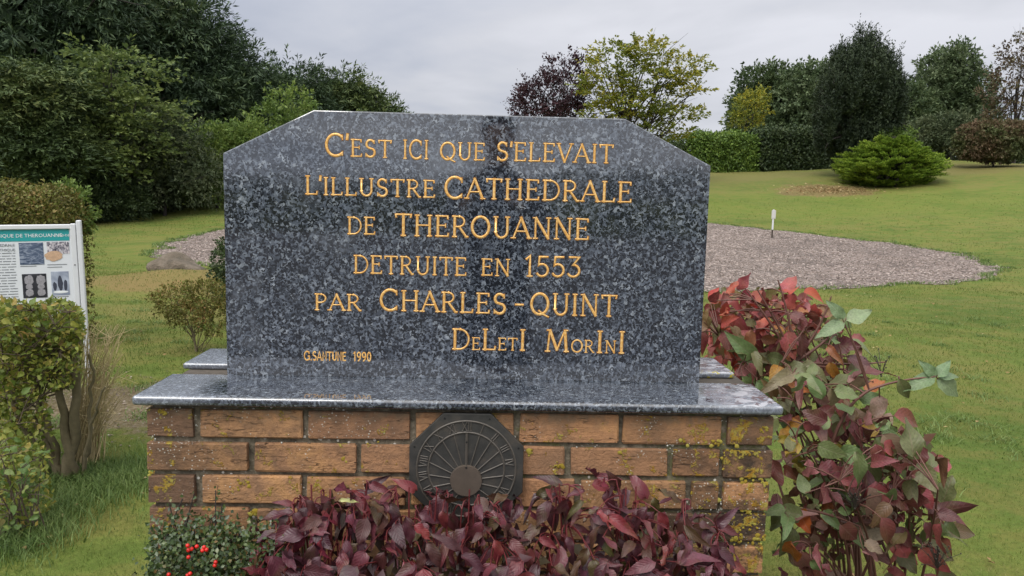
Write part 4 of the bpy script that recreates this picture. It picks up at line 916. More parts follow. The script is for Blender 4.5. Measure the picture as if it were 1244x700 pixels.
def glyph_mesh(ch, font='serif', mats=None, h=.03):
    key = (ch, font)
    if key not in GM:
        a = Acc(); wd, sts = (GL if font != 'sans' else SANS)[ch]
        for i_, (pl, t_) in enumerate(sts): ribbon(a, pl, t_*1.0, h, -.006-.0015*i_, 0, t_*.18)
        if font == 'serif' or font == 'sans':
            for i_, (pl, t_) in enumerate(sts): ribbon(a, pl, t_+.045, None, -.003-.0004*i_, 1, t_*.18+.03)
        GM[key] = mesh_np('letter', np.vstack(a.V), np.vstack(a.F), mats or [GOLD, GROOVE_SHADE_DIRT], None, np.concatenate(a.m))
    return GM[key]
def word(txt, xa, xb, ya, yb, big, small, ox, oy, font='serif', gap=.17, sc=2.893):
    px = lambda zx: ox+zx/sc; py = lambda zy: oy+zy/sc
    hs = [(small if (c.islower()) else big) for c in txt]
    wn = [(GL if font == 'serif' else SANS)[c.upper()][0]*h for c, h in zip(txt, hs)]
    gaps = [gap*(hs[k]+hs[k+1])/2*(.55 if "'" in txt[k:k+2] else 1) for k in range(len(txt)-1)]
    tot = sum(wn)+sum(gaps); f = (xb-xa)/tot; x = xa
    for k, c in enumerate(txt):
        t_ = (x-xa)/(xb-xa); by = ya+(yb-ya)*t_
        p0 = at(px(x), py(by), D2); p1 = at(px(x+wn[k]*f), py(by), D2); p2 = at(px(x), py(by-hs[k]), D2)
        o = bpy.data.objects.new('letter', glyph_mesh(c.upper(), font)); COL.objects.link(o); o.parent = st
        H = p2[2]-p0[2]; Wd = (p1[0]-p0[0])/(GL if font == 'serif' else SANS)[c.upper()][0]
        o.location = Vector((p0[0], D2, p0[2]))-Vector(st.location); o.scale = (Wd, H, H)
        x += wn[k]*f+(gaps[k]*f if k < len(gaps) else 0)
for args in [("C'est", 133, 362, 114, 122, 78, 62), ("ici", 405, 492, 124, 126, 66, 66), ("que", 535, 690, 128, 131, 62, 62), ("s'elevait", 733, 1140, 131, 141, 66, 66),
             ("L'illustre", 62, 515, 250, 262, 66, 62), ("Cathedrale", 552, 1205, 263, 279, 76, 73), ("de", 210, 305, 390, 391, 62, 62), ("Therouanne", 378, 1055, 395, 410, 78, 75)]:
    word(*args, 350, 150)
for args in [("detruite", 232, 625, 122, 131, 64, 64), ("en", 680, 778, 130, 133, 60, 60), ("1553", 835, 1025, 133, 136, 72, 72), ("par", 95, 255, 251, 254, 58, 58),
             ("Charles", 325, 765, 252, 266, 74, 72), ("-", 797, 827, 258, 258, 62, 62), ("Quint", 852, 1152, 267, 275, 76, 76), ("DeLetI", 578, 832, 390, 394, 74, 44), ("MorInI", 905, 1180, 397, 404, 77, 44)]:
    word(*args, 350, 290)
word("G.SANTUNE", 57, 203, 427, 430, 31, 31, 350, 290, 'sans', .12); word("1990", 230, 292, 430, 431, 31, 31, 350, 290, 'sans', .12)

# ------------------------------------------------------------------ sundial plate
sc_ = at(566.5, 569.5, DW-.012); sx, sz = sc_[0], sc_[2]; k_ = (DW-.012)/F
dial = empty('sundial', (sx, DW-.004, sz-.125), 'dark octagonal cast metal sundial with raised Roman numerals fixed to the brick plinth', 'sundial')
Hh = 71.5*k_; ch = 42*k_
pts = [(-Hh+ch, Hh), (Hh-ch, Hh), (Hh, Hh-ch), (Hh, -Hh+ch), (Hh-ch, -Hh), (-Hh+ch, -Hh), (-Hh, -Hh+ch), (-Hh, Hh-ch)]
yf = DW-.015
bm = bmesh.new(); f_ = [bm.verts.new((sx+x, yf, sz+z)) for x, z in pts]; b_ = [bm.verts.new((sx+x, yf+.011, sz+z)) for x, z in pts]
bm.faces.new(f_); bm.faces.new(b_[::-1])
for k in range(8): bm.faces.new([f_[k], b_[k], b_[(k+1) % 8], f_[(k+1) % 8]])
bmesh.ops.recalc_face_normals(bm, faces=bm.faces[:]); bmesh.ops.bevel(bm, geom=bm.edges[:], offset=.0015, segments=2, profile=.5, affect='EDGES')
bm_obj('plate', bm, [BRONZE], dial)
def circ(r, n=64, cz=0): return [(sx+r*math.cos(q), sz+cz+r*math.sin(q)) for q in np.linspace(0, 2*PI, n)]
for r in (62*k_, 47.5*k_):
    a = Acc(); ribbon(a, circ(r), .0042, .0030, yf-.0002, 0); a.build('ring', [BRONZE_L], dial)
dcz = -14.5*k_
for kk in range(-8, 9):
    an = math.radians(20*kk); e = np.array([sx+47.0*k_*math.sin(an), sz+47.0*k_*math.cos(an)]); c = np.array([sx, sz+dcz]); d = (e-c)/np.linalg.norm(e-c)
    a = Acc(); ribbon(a, [tuple(c+d*19.5*k_), tuple(e)], .0030 if kk else .0062, .0026 if kk else .006, yf-.0003, 0); a.build('hour_line', [BRONZE_L], dial)
nums = {0: 'XII', 1: 'I', 2: 'II', 3: 'III', 4: 'IV', 5: 'V', 6: 'VI', 7: 'VII', 8: 'VIII', -1: 'XI', -2: 'X', -3: 'IX', -4: 'VIII', -5: 'VII', -6: 'VI', -7: 'V', -8: 'IV'}
for kk, tx in nums.items():
    an = math.radians(20*kk); a = Acc(); h = 10.6*k_; wd = sum(GL[c][0]*.8+.10 for c in tx)-.10; x = -wd/2
    for c in tx:
        for i_, (pl, t_) in enumerate(GL[c][1]):
            P = []
            for (u, v) in pl:
                lx = (x+u*.8)*h; lz = (v-.5)*h+54.8*k_; P.append((sx+lx*math.cos(an)+lz*math.sin(an), sz-lx*math.sin(an)+lz*math.cos(an)))
            ribbon(a, P, max(t_*1.25, .11)*h, .0020, yf-.0003-.00012*i_, 0)
        x += GL[c][0]*.8+.10
    a.build('numeral', [BRONZE_L], dial)
bm = bmesh.new(); bmesh.ops.create_cone(bm, cap_ends=True, segments=40, radius1=20.5*k_, radius2=19.6*k_, depth=.006, matrix=Matrix.Translation((sx, yf-.0028, sz+dcz)) @ Matrix.Rotation(PI/2, 4, 'X'))
bm_obj('centre_disc', bm, [BRONZE_D], dial)
hole = simple('dark_hole', (.008, .008, .008), .9)
for (u, v, y_off) in ((0, 36, .0068), (0, 3, .0062), (-28, 65, .0005), (28, 65, .0005), (-65, 28, .0005), (65, 28, .0005)):
    bm = bmesh.new(); bmesh.ops.create_cone(bm, cap_ends=True, segments=10, radius1=1.3*k_, radius2=1.3*k_, depth=.001, matrix=Matrix.Translation((sx+u*k_, yf-y_off, sz+v*k_)) @ Matrix.Rotation(PI/2, 4, 'X'))
    bm_obj('bolt_hole', bm, [hole], dial)

# ------------------------------------------------------------------ big-leaved shrubs, each near leaf its own part
TPL = {}
def leaf_mesh(mt, seed, wr=.55, fold=.25, curl=.25, point=1.0):
    rs = random.Random(seed); nl, V, U = 8, [], []
    tw = rs.uniform(-.6, .6); wav = rs.uniform(.03, .11); ph = rs.uniform(0, 6); bend = rs.uniform(-.14, .14); curl *= rs.uniform(.3, 1.9); fold *= rs.uniform(.3, 1.5); wr *= rs.uniform(.85, 1.15); wf = rs.uniform(8, 17)
    for i in range(nl):
        t = i/(nl-1); wdt = wr*.5*(math.sin(PI*t**.72)**.85 if 0 < t < 1 else 0)*(1-.12*t*point)+(.006 if i in (0, nl-1) else 0)
        for j in range(-2, 3):
            v = j/2*wdt; z = fold*abs(v)-curl*t*t+wav*math.sin(t*wf+ph+j*.8)*abs(j)/2+tw*v*t
            V.append((t, v+bend*t*t, z)); U.append((t, .5+j*.25*(wdt/(wr*.5)+.001)))
    Fa = [[i*5+j, (i+1)*5+j, (i+1)*5+j+1, i*5+j+1] for i in range(nl-1) for j in range(4)]
    me = mesh_np('leaf', V, Fa, [mt], np.array(U), smooth=True); TPL[me.name] = (np.array(V), np.array(Fa), np.array(U)); return me
def orient(D, N):
    D = norm(D); Sd = norm(np.cross(N, D)); N2 = np.cross(D, Sd); m = Matrix.Identity(4)
    for i in range(3): m[i][0] = D[i]; m[i][1] = Sd[i]; m[i][2] = N2[i]
    return m
def put_leaf(parent, me, P, D, N, s, name='leaf', sw=1.0):
    o = bpy.data.objects.new(name, me); COL.objects.link(o); o.parent = parent
    m = orient(D, N) @ Matrix.Diagonal((s, s*sw, s, 1)); m.translation = Vector(P)-Vector(parent.location); o.matrix_basis = m; return o
def joined_leaves(name, specs, mt, root):
    Vs, Fs, Us, n = [], [], [], 0
    for (P, D, N, s_, me) in specs:
        V, Fa, U = TPL[me.name]; D = norm(D); Sd = norm(np.cross(N, D)); N2 = np.cross(D, Sd)
        Vs.append(P+(V[:, :1]*D+V[:, 1:2]*Sd+V[:, 2:]*N2)*s_); Fs.append(Fa+n); Us.append(U); n += len(V)
    off = np.array(root.location); o = bpy.data.objects.new(name, mesh_np(name, np.vstack(Vs)-off, np.vstack(Fs), [mt], np.vstack(Us), smooth=True)); COL.objects.link(o); o.parent = root
    return tag(o, kind='stuff')
TOCAM = lambda P: norm(CP-P)
def shrub(root, stems, leafspec, stem_mat, twig_r=.0014, stem_r=.006, conn=.16):
    """stems: list of polylines; leafspec: list of (P,D,N,size,mesh)"""
    a = Acc(); pts = []
    for s in stems:
        a.tube(s, np.linspace(stem_r, stem_r*.35, len(s)), 6); pts.append(s)
    pts = np.vstack(pts)
    for (P, D, N, s, me) in leafspec:
        put_leaf(root, me, P, D, N, s)
        dd = np.linalg.norm(pts-P, axis=1)+np.maximum(0, pts[:, 2]-P[2])*.5; q = pts[int(np.argmin(dd))]
        if np.linalg.norm(q-P) < conn:
            D_ = norm(np.array(D)); a.tube(bez(q, (q+P)/2-D_*.01+[0, 0, .01], P+D_*s*.05, 5), np.linspace(twig_r*1.6, twig_r*.8, 5), 4)
    a.build('stems', [stem_mat], root)

# purple shrub along the foot of the plinth
PUR_ST = [(0, (.045, .015, .020)), (.3, (.080, .022, .031)), (.5, (.12, .033, .042)), (.70, (.13, .026, .034)), (.76, (.20, .028, .034)), (.82, (.06, .016, .021)), (.91, (.075, .032, .02)), (1, (.07, .06, .018))]
PUR_K = dict(gloss=.36, vein=(.20, .085, .095), veinamt=.14, trans=.15, blot=(.035, .012, .014))
PUR = m_bigleaf('purple_leaf', PUR_ST, **PUR_K); PUR_I = m_bigleaf('purple_leaf_mass', PUR_ST, isl=True, **PUR_K)
tx_ = [300, 318, 345, 380, 420, 450, 470, 500, 540, 580, 625, 660, 690, 725, 760, 800, 835, 870, 900, 930]
ty_ = [660, 650, 618, 592, 596, 584, 588, 590, 594, 602, 594, 596, 584, 574, 590, 598, 606, 634, 652, 690]
pur = empty('purple_leaved_shrub', (.0, 1.45, 0), 'dark purple leaved shrub with red stems growing along the foot of the brick plinth', 'shrub')
pm = [leaf_mesh(PUR, k, .42, .55, .5) for k in range(8)]+[leaf_mesh(PUR, k+9, .54, .25, .6) for k in range(6)]
specs_ = []
for k in range(540):
    px = rng.uniform(303, 893); top = np.interp(px, tx_, ty_); py = top+(730-top)*rng.uniform(0, 1)**1.05+2
    fr = (py-top)/(730-top); d = 1.61-.22*fr-(rng.uniform(0, .07) if k < 292 else rng.uniform(-.07, .02)); P = at(px, py, d)
    D = norm(rng.normal(size=3)*[.75, .3, .55]+np.array([0, -.4, -.65+.7*(fr < .10)])); N = norm(TOCAM(P)*.55+rng.normal(size=3)*.45+[0, 0, .55])
    specs_.append((P, D, N, rng.uniform(.038, .064), pm[rng.integers(len(pm))]))
stems_ = []
for k in range(46):
    px = rng.uniform(315, 895); top = np.interp(px, tx_, ty_); e = at(px, top+rng.uniform(-6, 26), 1.56); b = np.array([e[0]+rng.normal(0, .06), rng.uniform(1.42, 1.56), -.03])
    stems_.append(bez(b, (b+e)/2+[rng.normal(0, .05), rng.uniform(-.05, .04), 0], e, 12))
shrub(pur, stems_, specs_[:292], REDSTEM, .0013, .0048); joined_leaves('leaf_mass', specs_[292:], PUR_I, pur)
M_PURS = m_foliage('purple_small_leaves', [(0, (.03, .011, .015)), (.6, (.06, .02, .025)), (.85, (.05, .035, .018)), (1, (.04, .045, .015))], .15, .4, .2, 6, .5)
n = 1500; P = np.stack([rng.uniform(-.47, .53, n), rng.uniform(1.42, 1.62, n), rng.uniform(.05, .68, n)], -1)
topz = np.array([at(595+p[0]/1.55*F, np.interp(595+p[0]/1.55*F, tx_, ty_), 1.58)[2] for p in P]); P[:, 2] = rng.uniform(0, 1, n)**.7*(topz-.11)+.02
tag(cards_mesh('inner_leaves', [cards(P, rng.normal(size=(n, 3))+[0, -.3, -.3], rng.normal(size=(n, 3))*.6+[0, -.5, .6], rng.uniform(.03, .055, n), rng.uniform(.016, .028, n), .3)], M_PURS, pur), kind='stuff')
# fallen pale leaf lying on the purple shrub
PALE = simple('pale_fallen_leaf', (.50, .50, .20), .5, 0, .2, 60)
fl_ = bpy.data.objects.new('fallen_leaf', leaf_mesh(PALE, 5, .30, .3, .5)); COL.objects.link(fl_)
m_ = orient(np.array([.9, -.1, .10]), np.array([.05, -.7, .7])) @ Matrix.Scale(.036, 4); m_.translation = Vector(at(412, 608, 1.535)); fl_.matrix_basis = m_
tag(fl_, 'small curled pale yellow green fallen leaf resting on the purple shrub', 'leaf')

# mixed autumn shrub on the right
RED_ST = [(0, (.14, .028, .028)), (.25, (.25, .050, .046)), (.5, (.36, .090, .085)), (.7, (.42, .060, .030)), (.85, (.22, .11, .05)), (1, (.15, .14, .05))]; RED_K = dict(gloss=.45, vein=(.42, .22, .18), veinamt=.15, trans=.25); RED = m_bigleaf('red_autumn_leaf', RED_ST, **RED_K)
MIX_ST = [(0, (.085, .026, .026)), (.16, (.16, .042, .040)), (.26, (.28, .075, .080)), (.36, (.27, .15, .125)), (.46, (.18, .16, .075)), (.60, (.115, .175, .060)), (.72, (.16, .23, .085)), (.79, (.10, .085, .03)), (.85, (.18, .06, .04)), (.90, (.36, .12, .022)), (.95, (.30, .26, .03)), (1, (.09, .028, .03))]; MIX_K = dict(gloss=.42, vein=(.33, .24, .18), veinamt=.2, trans=.22); MIX = m_bigleaf('mixed_autumn_leaf', MIX_ST, **MIX_K)
MAR_ST = [(0, (.075, .022, .022)), (.35, (.15, .042, .036)), (.55, (.30, .065, .068)), (.75, (.12, .06, .03)), (1, (.11, .14, .05))]; MAR_K = dict(gloss=.42, vein=(.30, .16, .14), veinamt=.18, trans=.2); MAR = m_bigleaf('maroon_autumn_leaf', MAR_ST, **MAR_K)
dog = empty('autumn_shrub', (.95, 2.05, 0), 'tall shrub with mixed red, maroon and green leaves beside the right end of the plinth', 'shrub')
lm = {m_.name: [leaf_mesh(m_, k+20, .62, .22, .3) for k in range(4)]+[leaf_mesh(m_, k+40, .52, .4, .45) for k in range(3)] for m_ in (RED, MIX, MAR)}
PGL = m_bigleaf('pale_green_leaf', [(0, (.15, .22, .10)), (.5, (.19, .26, .13)), (1, (.24, .29, .15))], gloss=.4, vein=(.34, .38, .24), veinamt=.3, trans=.25)
lm['pale_green_leaf'] = [leaf_mesh(PGL, k+120, .55, .2, .25) for k in range(6)]
blobs = [(896, 394, 46, 46, 2.35, 2.8, 80, .066, 'red_autumn_leaf', .025), (950, 385, 50, 40, 2.3, 2.6, 22, .085, 'red_autumn_leaf', .03), (985, 420, 52, 50, 2.15, 2.45, 30, .078, 'mixed_autumn_leaf', 0),
         (930, 450, 50, 30, 2.15, 2.4, 18, .09, 'mixed_autumn_leaf', 0), (1000, 490, 72, 44, 1.9, 2.2, 32, .092, 'mixed_autumn_leaf', 0), (1035, 560, 82, 56, 1.8, 2.1, 40, .078, 'mixed_autumn_leaf', 0),
         (1090, 560, 52, 48, 1.8, 2.05, 14, .09, 'maroon_autumn_leaf', 0), (1110, 625, 52, 52, 1.75, 2.0, 22, .082, 'maroon_autumn_leaf', 0), (1000, 640, 64, 46, 1.75, 2.1, 24, .078, 'mixed_autumn_leaf', 0), (962, 560, 26, 80, 1.85, 2.0, 16, .075, 'mixed_autumn_leaf', 0),
         (1000, 735, 70, 40, 1.9, 2.15, 18, .078, 'mixed_autumn_leaf', 0), (1060, 700, 80, 40, 1.75, 2.0, 20, .082, 'maroon_autumn_leaf', 0)]
specs_, stems_ = [], []
for (bx, by, rx, ry, d0, d1, cnt, sz_, mn, _) in blobs:
    for k in range(cnt):
        an = rng.uniform(0, 2*PI); q = math.sqrt(rng.uniform(0, 1)); d = rng.uniform(d0, d1); P = at(bx+rx*q*math.cos(an), by+ry*q*math.sin(an), d)
        if P[0] < XS1+.02 and P[1] < 2.16 and P[2] < Z0+.3: P[0] = XS1+.02+rng.uniform(0, .05)
        D = norm(np.array([.35+.5*math.cos(an)*q, -.15, -.25-.45*math.sin(an)*q])+rng.normal(size=3)*.55); N = norm(TOCAM(P)*.75+rng.normal(size=3)*.42+[0, 0, .45])
        specs_.append((P, D, N, sz_*rng.uniform(.55, 1.12), lm[mn][rng.integers(7)]))
    for k in range(5 if cnt > 60 else max(3, cnt//6)):
        an = rng.uniform(0, 2*PI); q = rng.uniform(.3, .95); e = at(bx+rx*q*math.cos(an), by+ry*q*math.sin(an)*1.0, rng.uniform(d0, d1))
        b = np.array([1.16+rng.normal(0, .09), 2.25+rng.normal(0, .14), -.03]); mid = (b+e)/2+[(b[0]-e[0])*.25, 0, (e[2])*.22]
        if k % 2 == 0 or by < 450: stems_.append(bez(b, mid, e, 14))
for (px, py, s, dx, dz, mn, i_) in [(1136, 458, .088, -.9, -.25, 'pale_green_leaf', 0), (1138, 458, .055, .5, .7, 'pale_green_leaf', 1), (1136, 458, .055, -.6, .75, 'pale_green_leaf', 2), (1138, 460, .085, .9, -.45, 'pale_green_leaf', 5), (1138, 457, .06, .9, .25, 'pale_green_leaf', 3), (1028, 390, .075, .85, .4, 'pale_green_leaf', 1), (1026, 392, .08, -.8, -.3, 'pale_green_leaf', 0), (1024, 388, .06, -.5, .7, 'pale_green_leaf', 2),
                                (1092, 460, .07, .45, -.9, 'maroon_autumn_leaf', 5), (1086, 505, .085, 1, -.04, 'maroon_autumn_leaf', 6)]:
    P = at(px, py, 1.95); specs_.insert(0, (P, np.array([dx, -.1, dz]), norm(TOCAM(P)+[0, 0, .4]), s, lm[mn][i_]))
stems_.append(np.vstack([bez(at(985, 640, 2.0), at(1010, 500, 2.0), at(1050, 478, 1.97), 8), bez(at(1056, 474, 1.97), at(1090, 460, 1.96), at(1136, 458, 1.95), 7)]))
stems_.append(bez(at(930, 618, 1.9)+[0, 0, 0], at(985, 612, 1.9), at(1045, 640, 1.9), 8))
for px, py in [(945, 340), (1010, 360), (1030, 385), (920, 352), (905, 350), (1075, 440), (1068, 452)]:
    stems_.append(bez(at(965, 440, 2.3), at((px+965)/2+8, (py+430)/2+10, 2.3), at(px, py, 2.3), 8))
lmi = {}
for m_, st_, kw in ((RED, RED_ST, RED_K), (MIX, MIX_ST, MIX_K), (MAR, MAR_ST, MAR_K)): lmi[m_.name] = m_bigleaf(m_.name+'_mass', st_, isl=True, **kw)
for mn in lmi:
    ex = []
    for (bx, by, rx, ry, d0, d1, cnt, sz_, mn2, _) in blobs:
        if mn2 != mn: continue
        for k in range(int(cnt*1.25)):
            an = rng.uniform(0, 2*PI); q = math.sqrt(rng.uniform(0, 1))*.97; P = at(bx+rx*q*math.cos(an), by+ry*q*math.sin(an), rng.uniform(d0+.08, d1+.16))
            if P[0] < XS1+.02 and P[1] < 2.16: P[0] = XS1+.03+rng.uniform(0, .05)
            ex.append((P, norm(np.array([.35+.5*math.cos(an)*q, -.15, -.25-.45*math.sin(an)*q])+rng.normal(size=3)*.6), norm(TOCAM(P)*.7+rng.normal(size=3)*.5+[0, 0, .45]), sz_*rng.uniform(.5, 1.0), lm[mn][rng.integers(7)]))
    joined_leaves('leaf_mass', ex, lmi[mn], dog)
shrub(dog, stems_, specs_[:299], simple('reddish_brown_twig', (.13, .055, .04), .6, 0, .4, 40), .0016, .0055, .22)
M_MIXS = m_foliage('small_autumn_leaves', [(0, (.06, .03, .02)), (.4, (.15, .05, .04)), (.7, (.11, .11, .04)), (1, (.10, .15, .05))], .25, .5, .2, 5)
pp = []
for (bx, by, rx, ry, d0, d1, cnt, sz_, mn, _) in blobs[:9]:
    n = 90; an = rng.uniform(0, 2*PI, n); q = np.sqrt(rng.uniform(0, 1, n))*.8
    pp += [at(bx+rx*a_*math.cos(b_), by+ry*a_*math.sin(b_), d_) for a_, b_, d_ in zip(q, an, rng.uniform(d1, d1+.2, n))]
pp = np.array(pp); pp = pp[(pp[:, 0] > XS1+.02) | (pp[:, 1] > 2.17)]; n = len(pp)
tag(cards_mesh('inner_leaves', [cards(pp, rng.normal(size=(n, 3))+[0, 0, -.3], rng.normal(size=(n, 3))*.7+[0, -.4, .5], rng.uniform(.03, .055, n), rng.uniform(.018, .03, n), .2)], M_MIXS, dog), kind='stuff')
# seed heads: dry umbels of small dark berries
BER = simple('dark_dry_berry', (.035, .028, .02), .7)
for (px, py, d) in ((1040, 600, 1.85), (1140, 672, 1.8), (1072, 440, 2.1)):
    a = Acc(); c = at(px, py, d)
    for k in range(34 if px != 1072 else 14):
        e = c+rng.normal(size=3)*[.022, .015, .014]; a.tube(bez(c-[0, 0, .04], (c+e)/2-[0, 0, .01], e, 4), .0007, 4)
        a.tube([e-[0, 0, .002], e, e+[0, 0, .002]], [.0012, .0026, .0012], 4)
    a.build('seed_head', [BER], dog)

# cotoneaster with red berries at the left foot of the plinth
cot = empty('cotoneaster', (-.62, 1.60, 0), 'low small leaved green shrub with red berries against the left foot of the plinth', 'shrub')
M_COT = m_foliage('small_round_leaves', [(0, (.022, .04, .014)), (.5, (.05, .085, .025)), (.85, (.10, .14, .04)), (.93, (.17, .12, .04)), (1, (.22, .06, .03))], .15, .35, .15, 8, .6)
a = Acc(); pl = []
for k in range(70):
    px = rng.uniform(182, 335); tp = np.interp(px, [180, 200, 230, 262, 300, 335], [655, 640, 628, 622, 640, 655])+rng.uniform(0, 30)
    if k < 7: px, tp = [(222, 606), (262, 596), (236, 600), (270, 612), (312, 628), (205, 612), (290, 640)][k]
    e = at(px, tp, 1.615); b = np.array([-.6+rng.normal(0, .05), 1.58, -.02]); s = bez(b, [(b[0]+e[0])/2+rng.normal(0, .05), 1.57, e[2]*.65], e, 14); a.tube(s, np.linspace(.0035, .0012, 14), 5); pl.append(s)
a.build('stems', [BARK_D], cot); pl = np.array(pl)
n = 6500; si = rng.integers(0, 70, n); si = np.where(rng.uniform(size=n) < .9, rng.integers(7, 70, n), rng.integers(0, 7, n)); ti = rng.uniform(4, 13, n); i0 = ti.astype(int).clip(0, 12); fr = (ti-i0)[:, None]
P = pl[si, i0]*(1-fr)+pl[si, i0+1]*fr; P = P+rng.normal(size=(n, 3))*np.where(si < 7, .007, .020)[:, None]*[1, .8, 1]; P[:, 1] = np.minimum(P[:, 1], DW-.006)
n2_ = 2600; Q = np.array([at(x_, y_2, d_) for x_, y_2, d_ in zip(rng.uniform(181, 345, n2_), 628+90*rng.uniform(0, 1, n2_)**.6, rng.uniform(1.5, 1.62, n2_))])
P = np.vstack([P, Q]); n = len(P)
tag(cards_mesh('foliage', [cards(P, rng.normal(size=(n, 3)), rng.normal(size=(n, 3))*.5+[0, -.7, .6], rng.uniform(.008, .013, n), rng.uniform(.006, .010, n), .15)], M_COT, cot), kind='stuff')
REDB = simple('glossy_red_berry', (.62, .02, .015), .25, 0, .1, 50)
bmb = bmesh.new(); bmesh.ops.create_uvsphere(bmb, u_segments=10, v_segments=7, radius=.0042); bme = bpy.data.meshes.new('berry'); bmb.to_mesh(bme); bmb.free(); bme.materials.append(REDB)
for q in bme.polygons: q.use_smooth = True
for (px, py) in [(228, 663), (233, 667), (229, 668.5), (239, 664), (248, 665), (251, 668), (246, 669), (262, 683), (261, 687), (231, 697), (228, 699), (205, 698), (229, 677)]:
    o = bpy.data.objects.new('berry', bme); COL.objects.link(o); o.parent = cot; o.location = Vector(at(px, py, 1.50+rng.uniform(0, .01)))-Vector(cot.location)

# leafy hedge bush in front of the panel, left foreground
YGL = m_bigleaf('yellowing_green_leaf', [(0, (.10, .15, .024)), (.3, (.16, .22, .035)), (.55, (.25, .28, .045)), (.75, (.34, .30, .06)), (.9, (.38, .24, .08)), (1, (.18, .15, .055))], gloss=.5, vein=(.30, .32, .10), veinamt=.25, trans=.35, blot=(.12, .07, .02))
M_YGS = m_foliage('hedge_small_leaves', [(0, (.065, .095, .018)), (.4, (.15, .19, .032)), (.75, (.26, .26, .05)), (1, (.36, .24, .07))], .3, .5, .25, 3)
hb = empty('leafy_bush', (-1.95, 3.72, 0), 'flat topped hedge bush with yellowing leaves and thick bare stems below the information panel', 'bush')
lm2 = [leaf_mesh(YGL, k+60, .66, .2, .2, .6) for k in range(6)]
hb_blobs = [(15, 392, 40, 26, 80), (65, 392, 36, 28, 62), (20, 440, 42, 32, 64), (70, 440, 28, 34, 40), (20, 500, 40, 36, 30), (12, 470, 30, 40, 16), (30, 535, 34, 36, 12), (86, 402, 16, 32, 16)]
def on_blob(bl, d0, d1):
    an = rng.uniform(0, 2*PI); q = math.sqrt(rng.uniform(0, 1)); return at(bl[0]+bl[2]*q*math.cos(an), bl[1]+bl[3]*q*math.sin(an), rng.uniform(d0, d1))
specs_, stems_ = [], []
for bl in hb_blobs:
    for k in range(bl[4]):
        P = on_blob(bl, 3.4, 3.7); D = norm(rng.normal(size=3)+[0, -.2, .1]); N = norm(TOCAM(P)*.7+rng.normal(size=3)*.55+[0, 0, .6])
        specs_.append((P, D, N, rng.uniform(.024, .046), lm2[rng.integers(6)]))
a = Acc()
for (bx, by, ex, ey, r0) in [(82, 592, 92, 400, .030), (92, 590, 70, 410, .026), (72, 588, 30, 440, .022), (98, 586, 108, 430, .012), (100, 585, 128, 470, .010), (78, 590, 12, 470, .018), (60, 575, -20, 430, .018)]:
    b = at(bx, by, 3.72); b[2] = -.04; e = at(ex, ey, 3.6); s = bez(b, (b+e)/2+[rng.normal(0, .05), rng.normal(0, .03), .05], e, 14)
    s[1:-1] += rng.normal(0, .008, (12, 3)); a.tube(s, np.linspace(r0, r0*.45, 14), 8); stems_.append(s)
a.build('trunk', [BARK_G], hb)
st2 = []
for k in range(46):
    s0 = stems_[rng.choice([0, 1, 2, 6])][rng.integers(8, 14)]; e = on_blob(hb_blobs[rng.integers(5)], 3.4, 3.85); st2.append(bez(s0, (s0+e)/2+rng.normal(0, .03, 3), e, 7))
shrub(hb, st2, specs_[:295], BARK, .0015, .005, .2)
pp = np.array([on_blob(hb_blobs[rng.choice(8, p=[.23, .19, .17, .12, .11, .05, .06, .07])], 3.45, 4.2) for _ in range(8500)]); n = len(pp)
tag(cards_mesh('inner_leaves', [cards(pp, rng.normal(size=(n, 3)), rng.normal(size=(n, 3))*.8+[0, -.4, .6], rng.uniform(.018, .036, n), rng.uniform(.012, .022, n), .2)], M_YGS, hb), kind='stuff')
# dry twiggy shrub beside it
dt = empty('dry_twiggy_shrub', tuple(at(104, 590, 3.9)*[1, 1, 0]), 'bundle of bare straw coloured twigs fanning out right of the leafy bush', 'shrub')
a = Acc(); b0 = at(102, 590, 3.9)
for k in range(120):
    b = np.array([b0[0]+rng.normal(0, .04), 3.9+rng.normal(0, .05), -.02]); tx2 = rng.uniform(98, 156); ty2 = rng.uniform(388, 500)+(abs(tx2-118)*.2); e = at(tx2, ty2, 3.9+rng.normal(0, .12))
    s = bez(b, [b[0]+(e[0]-b[0])*.25+rng.normal(0, .02), (b[1]+e[1])/2, e[2]*.6], e, 10); a.tube(s, np.linspace(.0036, .0009, 10), 4)
    for _ in range(3):
        q = s[rng.integers(4, 9)]; f_ = q+norm(rng.normal(size=3)*[1, .6, .6]+[0, 0, .8])*rng.uniform(.04, .12); a.tube(bez(q, (q+f_)/2+rng.normal(0, .006, 3), f_, 4), np.linspace(.0016, .0007, 4), 4)
a.build('twigs', [TWIG], dt)
# low leafy plant at the very left
lp = empty('low_leafy_plant', tuple(at(22, 690, 3.05)*[1, 1, 0]), 'low sprawling green plant in the grass at the lower left edge', 'plant')
GRL = m_bigleaf('soft_green_leaf', [(0, (.07, .13, .03)), (.5, (.12, .20, .05)), (.8, (.18, .22, .05)), (1, (.24, .18, .06))], gloss=.5, vein=(.25, .32, .12), veinamt=.25, trans=.3, blot=(.08, .06, .02))
lm3 = [leaf_mesh(GRL, k+80, .62, .2, .25, .7) for k in range(5)]; specs_, stems_ = [], []
lpb = [(20, 600, 48, 34, 46), (20, 560, 40, 30, 26), (10, 650, 34, 34, 28)]
for bl in lpb:
    for k in range(bl[4]):
        P = on_blob(bl, 2.95, 3.25); specs_.append((P, norm(rng.normal(size=3)+[.2, -.2, .0]), norm(TOCAM(P)*.6+rng.normal(size=3)*.5+[0, 0, .8]), rng.uniform(.028, .05), lm3[rng.integers(5)]))
    for k in range(8):
        e = on_blob(bl, 2.95, 3.25); b = np.array([lp.location[0]+rng.normal(0, .05), 3.1, -.02]); stems_.append(bez(b, (b+e)/2+[0, 0, .1], e, 8))
shrub(lp, stems_, specs_, BARK, .0013, .0035, .25)
